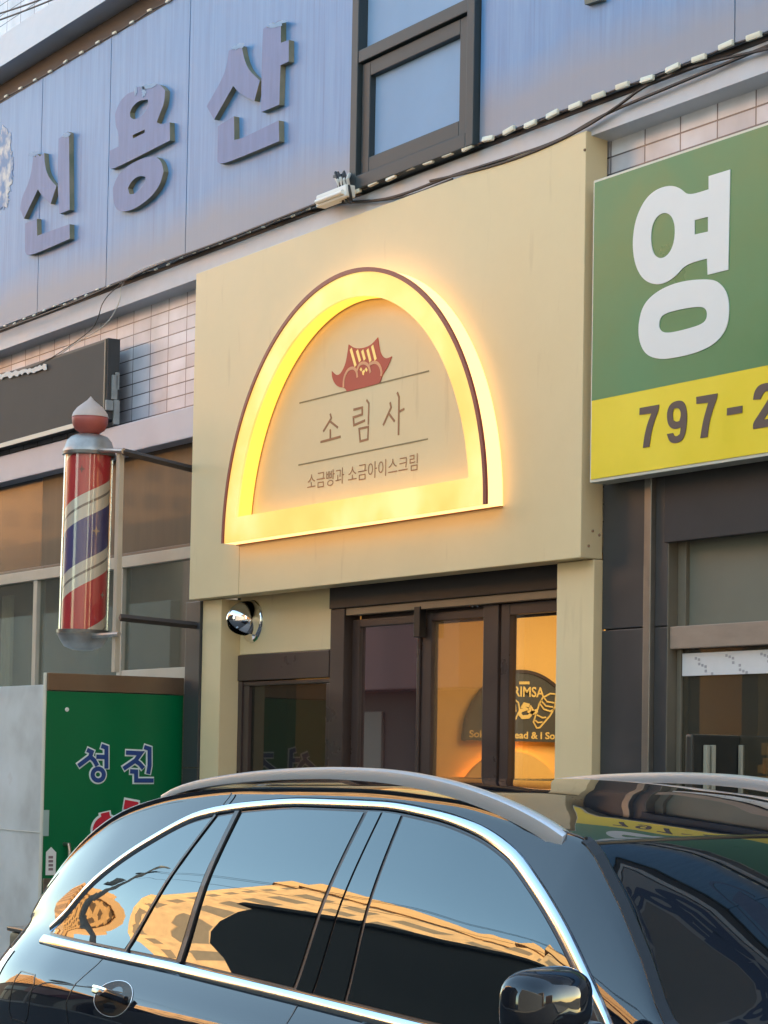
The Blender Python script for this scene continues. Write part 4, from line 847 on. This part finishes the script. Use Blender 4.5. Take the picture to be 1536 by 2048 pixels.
us = sorted(set([round(-2.34+.02*i, 4) for i in range(12)]+[round(-2.1+.05*i, 4) for i in range(85)]+[.77, .78]+[round(2.16+.02*i, 4) for i in range(10)])); us = [u for u in us if u <= 2.34]
def W(u, a, z, side=1): return Vector((CXc+u, CYc-side*a, z))
secs = [section(u) for u in us]; nS = len(secs[0][0]); IB, IC = secs[0][1][6], secs[0][1][8]; NC = nS-1
def station_pts(k, u):
    pts = secs[k][0]; out = []
    bl = interp(T_bulge, u) if .3 < u < 2.1 else 0
    ac = pts[IC][0]+1e-6
    for j, (a, z) in enumerate(pts):
        du = bl*(1-(a/ac)**2) if j > IC else 0
        out.append((u+du, a, z))
    return out
rows = []
for k, u in enumerate(us):
    h = station_pts(k, u); rows.append([W(uu, a, z, 1) for uu, a, z in h]+[W(uu, a, z, -1) for uu, a, z in h[-2::-1]])
nR = len(rows[0]); body = MB(); wsm = MB(); flat = [v for r in rows for v in r]
fb_, fw_ = [], []
kws0 = us.index(.78); kws1 = max(i for i, u in enumerate(us) if u <= 1.56)
for k in range(len(us)-1):
    for j in range(nR-1):
        q = (k*nR+j, k*nR+j+1, (k+1)*nR+j+1, (k+1)*nR+j)
        if kws0 <= k < kws1 and IC+1 <= j < nR-1-IC-1: fw_.append(q)
        else: fb_.append(q)
fb_ += [tuple(range(nR)), tuple(range((len(us)-1)*nR, len(us)*nR))]
# rows need a floor
fb_ += [(k*nR, (k+1)*nR, (k+1)*nR+nR-1, k*nR+nR-1) for k in range(len(us)-1)]
body.add(flat, fb_); body.build('body', M_paint, car, smooth='all')
wsm.add(flat, fw_); ws_o = wsm.build('windscreen', M_ws, car, smooth='all')
def side(u, z, off=0.0, sd=1):
    """point on the flank at height z (shoulder and glass area), moved outward by off"""
    pts, idx = section(u); seg = pts[idx[3]:IC+8]
    for (a0, z0), (a1, z1) in zip(seg, seg[1:]):
        if z0 <= z <= z1 or z1 <= z <= z0:
            t = (z-z0)/(z1-z0+1e-9); a = a0+(a1-a0)*t; nz_ = -(a1-a0); na = (z1-z0); l = math.hypot(nz_, na)+1e-9
            return W(u, a+off*na/l, z+off*nz_/l, sd), Vector((0, -sd*na/l, nz_/l))
    a, z_ = seg[-1]; return W(u, a+off, z, sd), Vector((0, -sd*.9, .43))
T_top = [(-1.80, 1.058), (-1.71, 1.11), (-1.57, 1.23), (-1.34, 1.36), (-1.09, 1.455), (-.80, 1.492), (-.52, 1.508), (-.14, 1.510), (.13, 1.492), (.33, 1.462), (.52, 1.41), (.67, 1.342), (.82, 1.26), (.97, 1.16), (1.10, 1.065), (1.17, 1.00)]
def zbot(u): return interp([(-1.8, 1.052), (-.88, 1.042), (-.14, 1.022), (.47, 1.003), (1.17, .99)], u)
def ztopf(u): return cinterp(T_top, u)
def pane(ulb, ult, urb, urt, off=.0025, nx=28, nz=14, sd=1, ins=.0):
    mb = MB(); vs = []
    for i in range(nx+1):
        for j in range(nz+1):
            s, t = i/nx, j/nz; u = (1-s)*(ulb+(ult-ulb)*t)+s*(urb+(urt-urb)*t); b, tp = zbot(u)+ins, ztopf(u)-ins; tp = max(tp, b+.0005)
            vs.append(side(u, b+(tp-b)*t, off, sd)[0])
    mb.add(vs, [(i*(nz+1)+j, (i+1)*(nz+1)+j, (i+1)*(nz+1)+j+1, i*(nz+1)+j+1) for i in range(nx) for j in range(nz)]); return mb
def px_uz(px, py):
    """where a sight line meets the inclined flank of the greenhouse"""
    d = ray(px, py); k = .45; t = -(CAM.y+2.9-k*(CAM.z-1.03))/(d.y-k*d.z); P = CAM+d*t; return P.x-CXc, P.z
def sweep(path, prof, closed=False):
    """path: list of (point, normal); prof: list of (across, up)"""
    n = len(path); m_ = len(prof); vs = []
    for i, (p, nn) in enumerate(path):
        t = (path[min(i+1, n-1)][0]-path[max(i-1, 0)][0]).normalized(); bn_ = nn.cross(t).normalized()
        vs += [p+bn_*a+nn*h for a, h in prof]
    mb = MB(); mb.add(vs, [(i*m_+j, i*m_+(j+1) % m_, (i+1)*m_+(j+1) % m_, (i+1)*m_+j) for i in range(n-1) for j in range(m_)]+[tuple(range(m_)), tuple(range((n-1)*m_, n*m_))]); return mb
def flankpath(pts, off=0.0, sd=1): return [side(u, z, off, sd) for u, z in pts]
def dens(pts, n=6):
    out = []
    for a, b in zip(pts, pts[1:]): out += [(a[0]+(b[0]-a[0])*i/n, a[1]+(b[1]-a[1])*i/n) for i in range(n)]
    return out+[pts[-1]]
for sd in (1, -1):
    # black backing under the glass, then the panes
    pane(-1.80, -1.80, 1.17, 1.17, .0012, 90, 12, sd).build('window_surround', M_rub, car, smooth='all')
    for (a, b, c, d, nm) in ((-1.77, -1.77, -1.20, -1.005, 'quarter_window'), (-1.165, -.985, -.86, -.895, 'quarter_window'), (-.80, -.855, -.185, -.20, 'side_window'), (.09, .0, 1.10, 1.02, 'side_window')):
        pane(a, b, c, d, .0034, 30, 14, sd, .006).build(nm, M_cgl, car, smooth='all')
    pane(-.165, -.18, -.085, -.115, .0040, 6, 14, sd, .003).build('pillar_cover', M_cgl, car, smooth='all'); pane(-.075, -.105, .075, -.015, .0040, 8, 14, sd, .003).build('pillar_cover', M_cgl, car, smooth='all')
    # divider bars
    pr = [(-.007, 0), (-.006, .006), (.006, .006), (.007, 0)]
    for (ub, ut) in ((-1.18, -.995), ): sweep(flankpath(dens([(ub, zbot(ub)), (ut, ztopf(ut))]), .002, sd), pr).build('window_divider', M_rub, car)
    sweep(flankpath(dens([(-.83, zbot(-.83)), (-.873, ztopf(-.873))]), .002, sd), [(-.013, 0), (-.012, .008), (.012, .008), (.013, 0)]).build('window_divider', M_rub, car)
    # chrome: over the windows and along the belt
    w_ = .0165; prc = [(-w_, 0), (-w_+.003, .006), (-w_*.4, .0085), (w_*.4, .0085), (w_-.003, .006), (w_, 0)]
    top = [(u, ztopf(u)) for u in [(-1.80+i*(2.97/80)) for i in range(81)]]
    nr = []
    for i, (u, z) in enumerate(top):
        a = top[max(0, i-1)]; b = top[min(80, i+1)]; tx, tz = b[0]-a[0], b[1]-a[1]; l = math.hypot(tx, tz); nr.append((u-tz/l*w_, z+tx/l*w_))
    sweep(flankpath(nr, .001, sd), prc).build('chrome_trim', M_bright, car, smooth=True)
    bt = [(u, zbot(u)-.019) for u in [(-1.835+i*(3.03/60)) for i in range(61)]]
    sweep(flankpath(bt, .001, sd), [(a*1.15, h) for a, h in prc]).build('chrome_trim', M_bright, car, smooth=True)
    # panel gaps
    g = [(-.0025, -.001), (-.0025, .0012), (.0025, .0012), (.0025, -.001)]
    for pl in ([px_uz(232, 1892), px_uz(205, 1928), px_uz(172, 1966), px_uz(150, 2005), px_uz(140, 2048)], [(-.13, .998), (-.13, .8), (-.13, .45)], [(1.17, .97), (1.2, .8), (1.2, .45)]):
        sweep(flankpath(dens(pl), 0, sd), g).build('panel_gap', M_rub, car)
    sweep(flankpath([(px_uz(x_, y_)) for x_, y_ in ((445, 1612), (455, 1597), (460, 1588))], .008, sd), g).build('panel_gap', M_rub, car)
    # roof rail
    rp = [(330, 1590), (360, 1572), (420, 1556), (520, 1542), (620, 1536), (700, 1535), (800, 1541), (900, 1560), (980, 1585), (1050, 1615), (1100, 1642), (1138, 1668)]
    P = [at(x_, y_, -2.655) for x_, y_ in rp]
    for _ in range(2):
        Q = [P[0]]
        for a_, b_ in zip(P, P[1:]): Q += [a_*.75+b_*.25, a_*.25+b_*.75]
        P = Q+[P[-1]]
    n_ = len(P); vs = []
    for i, p in enumerate(P):
        f = i/(n_-1); h = .015+.016*f; wd = .016+.006*f
        yy = -2.655 if sd == 1 else 2*CYc+2.655
        tp = p.z+.004
        lowz = tp-h*1.7 if 0 < i < n_-1 else tp-h*1.7
        # cross-section: rounded top, flat flanks, leaning inwards
        pr_ = [(-wd, -h*1.7), (-wd*1.05, -h), (-wd*.9, -h*.35), (-wd*.35, -.002), (wd*.35, -.002), (wd*.9, -h*.35), (wd*1.05, -h), (wd, -h*1.7)]
        vs += [(p.x, yy+sd*a, tp+z_) for a, z_ in pr_]
    mb = MB(); mb.add(vs, [(i*8+j, i*8+(j+1) % 8, (i+1)*8+(j+1) % 8, (i+1)*8+j) for i in range(n_-1) for j in range(8)]+[tuple(range(8)), tuple(range((n_-1)*8, n_*8))]); mb.build('roof_rail', M_rail, car, smooth=True)
    # rubber strip along the windscreen edge
    pts_ = []
    for k in range(kws0, kws1+1):
        h_ = station_pts(k, us[k])[IC+1]; pts_.append((W(h_[0], h_[1], h_[2]+.001, sd), Vector((.35, -sd*.55, .75)).normalized()))
    sweep(pts_, [(-.014, -.002), (-.012, .003), (.012, .003), (.014, -.002)]).build('windscreen_seal', M_rub, car)
    # door handle in its dished cup, fuel flap on the far-rear flank
    for (hu, hz) in ((-1.10, .912), (.16, .885)):
        cup = MB(); ring_ = [(hu+.118*math.cos(t), hz+.052*math.sin(t)) for t in [2*math.pi*i/32 for i in range(33)]]
        c_, nn_ = side(hu, hz, .001, sd); vs = [c_]+[side(a_, b_, .0015, sd)[0] for a_, b_ in ring_[:-1]]; cup.add(vs, [(0, 1+i, 1+(i+1) % 32) for i in range(32)]); cup.build('handle_cup', mat('cup_black', (.004, .004, .005), .25, spec=.12), car)
        sweep(flankpath(ring_, .001, sd), [(-.0012, 0), (-.0008, .0014), (.0008, .0014), (.0012, 0)]).build('handle_rim', M_rail, car)
        bar = [(hu-.11+.22*i/10, hz+.012-.012*(i/10)) for i in range(11)]
        sweep([(side(u_, z_, .012+.018*math.sin(math.pi*i/10), sd)) for i, (u_, z_) in enumerate(bar)], [(-.013, 0), (-.011, .009), (0, .012), (.011, .009), (.013, 0), (0, -.006)]).build('door_handle', M_paint, car, smooth=True)
        sweep([(side(u_, z_+.006, .024+.018*math.sin(math.pi*i/10), sd)) for i, (u_, z_) in enumerate(bar)], [(-.004, 0), (-.003, .002), (.003, .002), (.004, 0)]).build('handle_chrome', M_chrome, car, smooth=True)
    # wheels
    for (wx, r0) in ((-1.38, .36), (1.49, .36)):
        wc = W(wx, .86, .36, sd)
        an_ = MB(); an_.lathe(W(wx, .80, .37, sd), [(.001, .142), (.43, .142), (.43, 0)], 40, (0, -sd, 0)); an_.build('wheel_arch', M_rub, car)
        ty_ = MB(); ty_.lathe(wc, [(.24, .10), (.33, .098), (.36, .07), (.36, -.1), (.3, -.12)], 48, (0, -sd, 0)); wo = ty_.build('wheel', mat('tyre_rubber', (.02, .02, .02), .8), car, smooth=True)
        rm_ = MB(); rm_.lathe(wc, [(.245, .10), (.235, .09), (.225, .04), (.2, .03)], 40, (0, -sd, 0)); rm_.lathe(wc, [(.001, .088), (.045, .086), (.05, .03)], 24, (0, -sd, 0))
        for k in range(10):
            a_ = 2*math.pi*k/10; d_ = Vector((math.cos(a_), 0, math.sin(a_))); rm_.tube([wc+Vector((0, -sd*.075, 0))+d_*.03, wc+Vector((0, -sd*.08, 0))+d_*.238], .014, 6)
        rm_.build('rim', M_rail, wo, smooth=True)
    tl = [(-2.06+i*.0, .9) for i in range(1)]
    lamp = MB(); lv = []
    for i in range(9):
        for j in range(5):
            uu = -2.29+.26*i/8; z_ = .86+.12*j/4; lv.append(side(uu, z_, .003, sd)[0])
    lamp.add(lv, [(i*5+j, (i+1)*5+j, (i+1)*5+j+1, i*5+j+1) for i in range(8) for j in range(4)]); lamp.build('tail_lamp', mat('tail_lamp_red', lin((120, 10, 16)), .05, coat=1), car, smooth='all')
    # door mirror
    mo = W(1.11, .90, 1.125, sd); mh = MB(); vs = []; nu, nv = 22, 28
    for i in range(nu+1):
        th = math.pi*i/nu
        for j in range(nv):
            ph = 2*math.pi*j/nv
            ex_ = lambda c: math.copysign(abs(c)**.62, c)
            sx_, sy_, sz_ = ex_(math.cos(th)), ex_(math.sin(th))*ex_(math.cos(ph)), ex_(math.sin(th))*ex_(math.sin(ph))
            x_ = .085*sx_ if sx_ > 0 else .055*sx_; y_ = .098*sy_*(1-.12*max(0, sx_)); z_ = .078*sz_*(1-.15*max(0, sx_))
            vs.append(mo+Vector((x_-.015*(y_/.125)*1, -sd*(.118+y_), z_+.012*(-y_/.125))))
    mh.add(vs, [(i*nv+j, i*nv+(j+1) % nv, (i+1)*nv+(j+1) % nv, (i+1)*nv+j) for i in range(nu) for j in range(nv)]); mir = mh.build('door_mirror', M_paint, car, smooth='all')
    MB().box(mo.x-.05, mo.x+.03, min(mo.y-sd*.06, mo.y+sd*.03), max(mo.y-sd*.06, mo.y+sd*.03), mo.z-.085, mo.z-.045, .015).build('mirror_foot', M_rub, mir, smooth=True)
# fuel flap outline, near side rear
ff = [(-1.83, .93), (-1.70, .93), (-1.675, .905), (-1.68, .80), (-1.70, .775), (-1.82, .775), (-1.85, .80), (-1.85, .905), (-1.83, .93)]
# mirror across: near flank only
sweep(flankpath(dens(ff, 5), 0, 1), [(-.002, -.001), (-.002, .0014), (.002, .0014), (.002, -.001)]).build('fuel_flap', M_rub, car)
# windscreen top black band edge
pts_ = []
h_ = rows[kws0]
sweep([(h_[j]+Vector((0, 0, .001)), Vector((.3, 0, .95)).normalized()) for j in range(IC+1, nR-1-IC)], [(-.006, -.001), (-.005, .003), (.005, .003), (.006, -.001)]).build('windscreen_seal', M_rub, car)
hl = MB()

# ================================================================== street across (mirrored in the car and the glass, some added to bounce light)
def facade_mat(name, wallc, bw, rh, mort, glassc):
    M = brick_mat(name, glassc, glassc, wallc, bw, rh, 0, mort, rough=.5); return M
def tower(x, y, sx_, sy_, h, label, m_, rot=0.0, roof=True):
    t = thing('apartment_building', label, 'building', (x, y, 0), 'buildings across the street')
    b = MB(); b.box(x-sx_/2, x+sx_/2, y-sy_/2, y+sy_/2, 0, h, 0); o = b.build('wall', m_, t)
    r = MB(); r.box(x-sx_/2-.3, x+sx_/2+.3, y-sy_/2-.3, y+sy_/2+.3, h+.01, h+1.1, .1); r.box(x-sx_*.15, x+sx_*.1, y-sy_*.2, y+sy_*.2, h+1.11, h+3.6, .1); r.build('roof', MATS['sunny_render'], t); t.rotation_euler = (0, 0, rot); return t
mat('sunny_render', lin((226, 178, 128)), .8, var=.06)
FM1 = facade_mat('window_grid_ochre', lin((228, 176, 118)), 1.25, 1.15, .27, lin((120, 92, 66)))
FM2 = facade_mat('window_grid_tan', lin((216, 168, 116)), 1.6, 1.25, .34, lin((110, 88, 68)))
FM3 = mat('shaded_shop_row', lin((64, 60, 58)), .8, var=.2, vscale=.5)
tower(-60, -36, 15, 13, 25, 'tall ochre apartment block across the street, farthest left', FM1, .7)
tower(-47, -30, 11, 12, 20.5, 'mid height tan apartment block across the street', FM2, .75)
tower(-35, -30, 12, 12, 17.5, 'stepped tan apartment block across the street', FM1, .8)
tower(-26.5, -24, 9, 10, 14.2, 'low tan apartment block across the street, nearest', FM2, .72)
tower(-88, -30, 16, 20, 19, 'distant ochre block at the end of the street', FM1, .0)
lr = thing('blocker_shops', 'long low dark shops added farther down the street to block reflected towers', 'building', (-45, -15, 0), 'buildings across the street')  # row added to keep sunlit towers out of the shop glass
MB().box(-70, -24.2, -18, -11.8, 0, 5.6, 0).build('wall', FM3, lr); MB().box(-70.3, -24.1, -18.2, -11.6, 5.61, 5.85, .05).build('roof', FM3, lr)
for ax_, bx_, z0_, z1_, dy_, c_, nm_ in ((-33, -25.2, 2.7, 5.0, .5, (112, 76, 80), 'awning'), (-25, -24.3, 0, 5.3, .1, (120, 116, 110), 'pier'), (-32, -30.6, 1.2, 2.4, .06, (116, 114, 110), 'window'), (-29.4, -27.8, 1.2, 2.4, .06, (116, 114, 110), 'window'), (-44, -34, 3.0, 4.4, .2, (110, 120, 126), 'shop_sign'), (-43, -40, .2, 2.6, .06, (140, 140, 132), 'shutter'), (-39, -36, .2, 2.6, .06, (120, 112, 100), 'shutter')):
    MB().box(ax_, bx_, -11.8+.002, -11.8+dy_, z0_, z1_, .02).build(nm_, mat('far_'+nm_+str(c_[0]), lin(c_), .6), lr)
tower(30, -24, 14, 12, 22, 'tall unseen tan block added at the right to bounce warm light', FM2, -.3)  # added out of view to warm the right-facing edges of the shopfront
tower(48, -8, 12, 16, 16, 'unseen ochre block added at the right end of the street to bounce warm light', FM1, .1)  # second block out of view, added for the same warm bounce
sr = thing('shop_row', 'dark low shop row in shade across the street', 'building', (-20, -15, 0))
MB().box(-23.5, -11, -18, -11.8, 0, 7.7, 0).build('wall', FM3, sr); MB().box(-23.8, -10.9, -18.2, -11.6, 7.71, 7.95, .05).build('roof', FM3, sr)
cb_ = thing('bounce_building', 'grey rendered building added across the street to bounce sunlight', 'building', (-1, -15, 0), 'buildings across the street')  # unseen block added to bounce warm sun onto the shopfront edges
MB().box(-7.0, 12, -18, -11.8, 0, 7.2, 0).build('wall', mat('grey_render', lin((98, 102, 110)), .85, var=.1), cb_); MB().box(-7.2, 12.2, -18.2, -11.6, 7.21, 7.5, .05).build('roof', M_band, cb_)
sg = thing('upper_signboard', 'white signboard with dark blue lettering high on the tiled wall above the blue panels', 'signboard', (-4.5, .1, 7.1))
MB().box(-8.6, -1.2, .06, WY-.002, 7.0, 8.5, .01).build('board', mat('grey_white_board', lin((150, 150, 158)), .5), sg)
tm = text_mesh('EN영S1', lambda a, b, d: (a, b, d), 1, 1, .05); x0_ = min(v.x for v in tm.v); k1 = 4.2/(max(v.x for v in tm.v)-x0_)
t3 = MB(); t3.add([(-7.6+(v.x-x0_)*k1, .057, 7.25+v.y*1.35) for v in tm.v], tm.f); t3.build('lettering', mat('navy_vinyl', lin((24, 34, 84)), .4), sg)
em = MB(); el = [(-4.75+.62*math.cos(t), 5.45+.42*math.sin(t)) for t in [2*math.pi*i/36 for i in range(37)]]
em.stroke(el[4:26], .05, -.006, -.0005); em.prism([[(-5.1, 5.2), (-4.75, 5.12), (-4.7, 5.5), (-4.55, 5.55), (-4.6, 5.7), (-5.0, 5.72), (-5.05, 5.5)]], -.005, -.0006); em.build('emblem', M_let, bs2)
# utility pole with wires over the street
up = thing('utility_pole', 'concrete utility pole with crossarm and transformer across the street', 'utility pole', (-27, -10.2, 0))
MB().tube([(-27, -10.2, 0), (-27, -10.2, 9.8)], [.17, .12], 16).build('pole', mat('pole_concrete', (.3, .29, .28), .8), up, smooth=True)
MB().box(-27.9, -26.1, -10.26, -10.14, 9.0, 9.12, .01).build('crossarm', M_dark, up); MB().lathe((-27, -9.75, 7.2), [(.001, 0), (.24, 0), (.24, .7), (.001, .75)], 20).build('transformer', mat('transformer_grey', (.2, .21, .21), .5), up, smooth=True)
for i, (x0, z0) in enumerate(((-27.8, 9.15), (-26.2, 9.15), (-27, 8.4))):
    pts = [Vector((x0+36*t, -10.2-.3*t+0.0, z0-3.2*t*(1-t))) for t in [j/16 for j in range(17)]]
    o = MB().tube(pts, .012, 6).build('wire', M_cable, smooth=True); tag(o, 'overhead cable running along the street from the utility pole', 'wire', 'overhead cables of the utility pole')
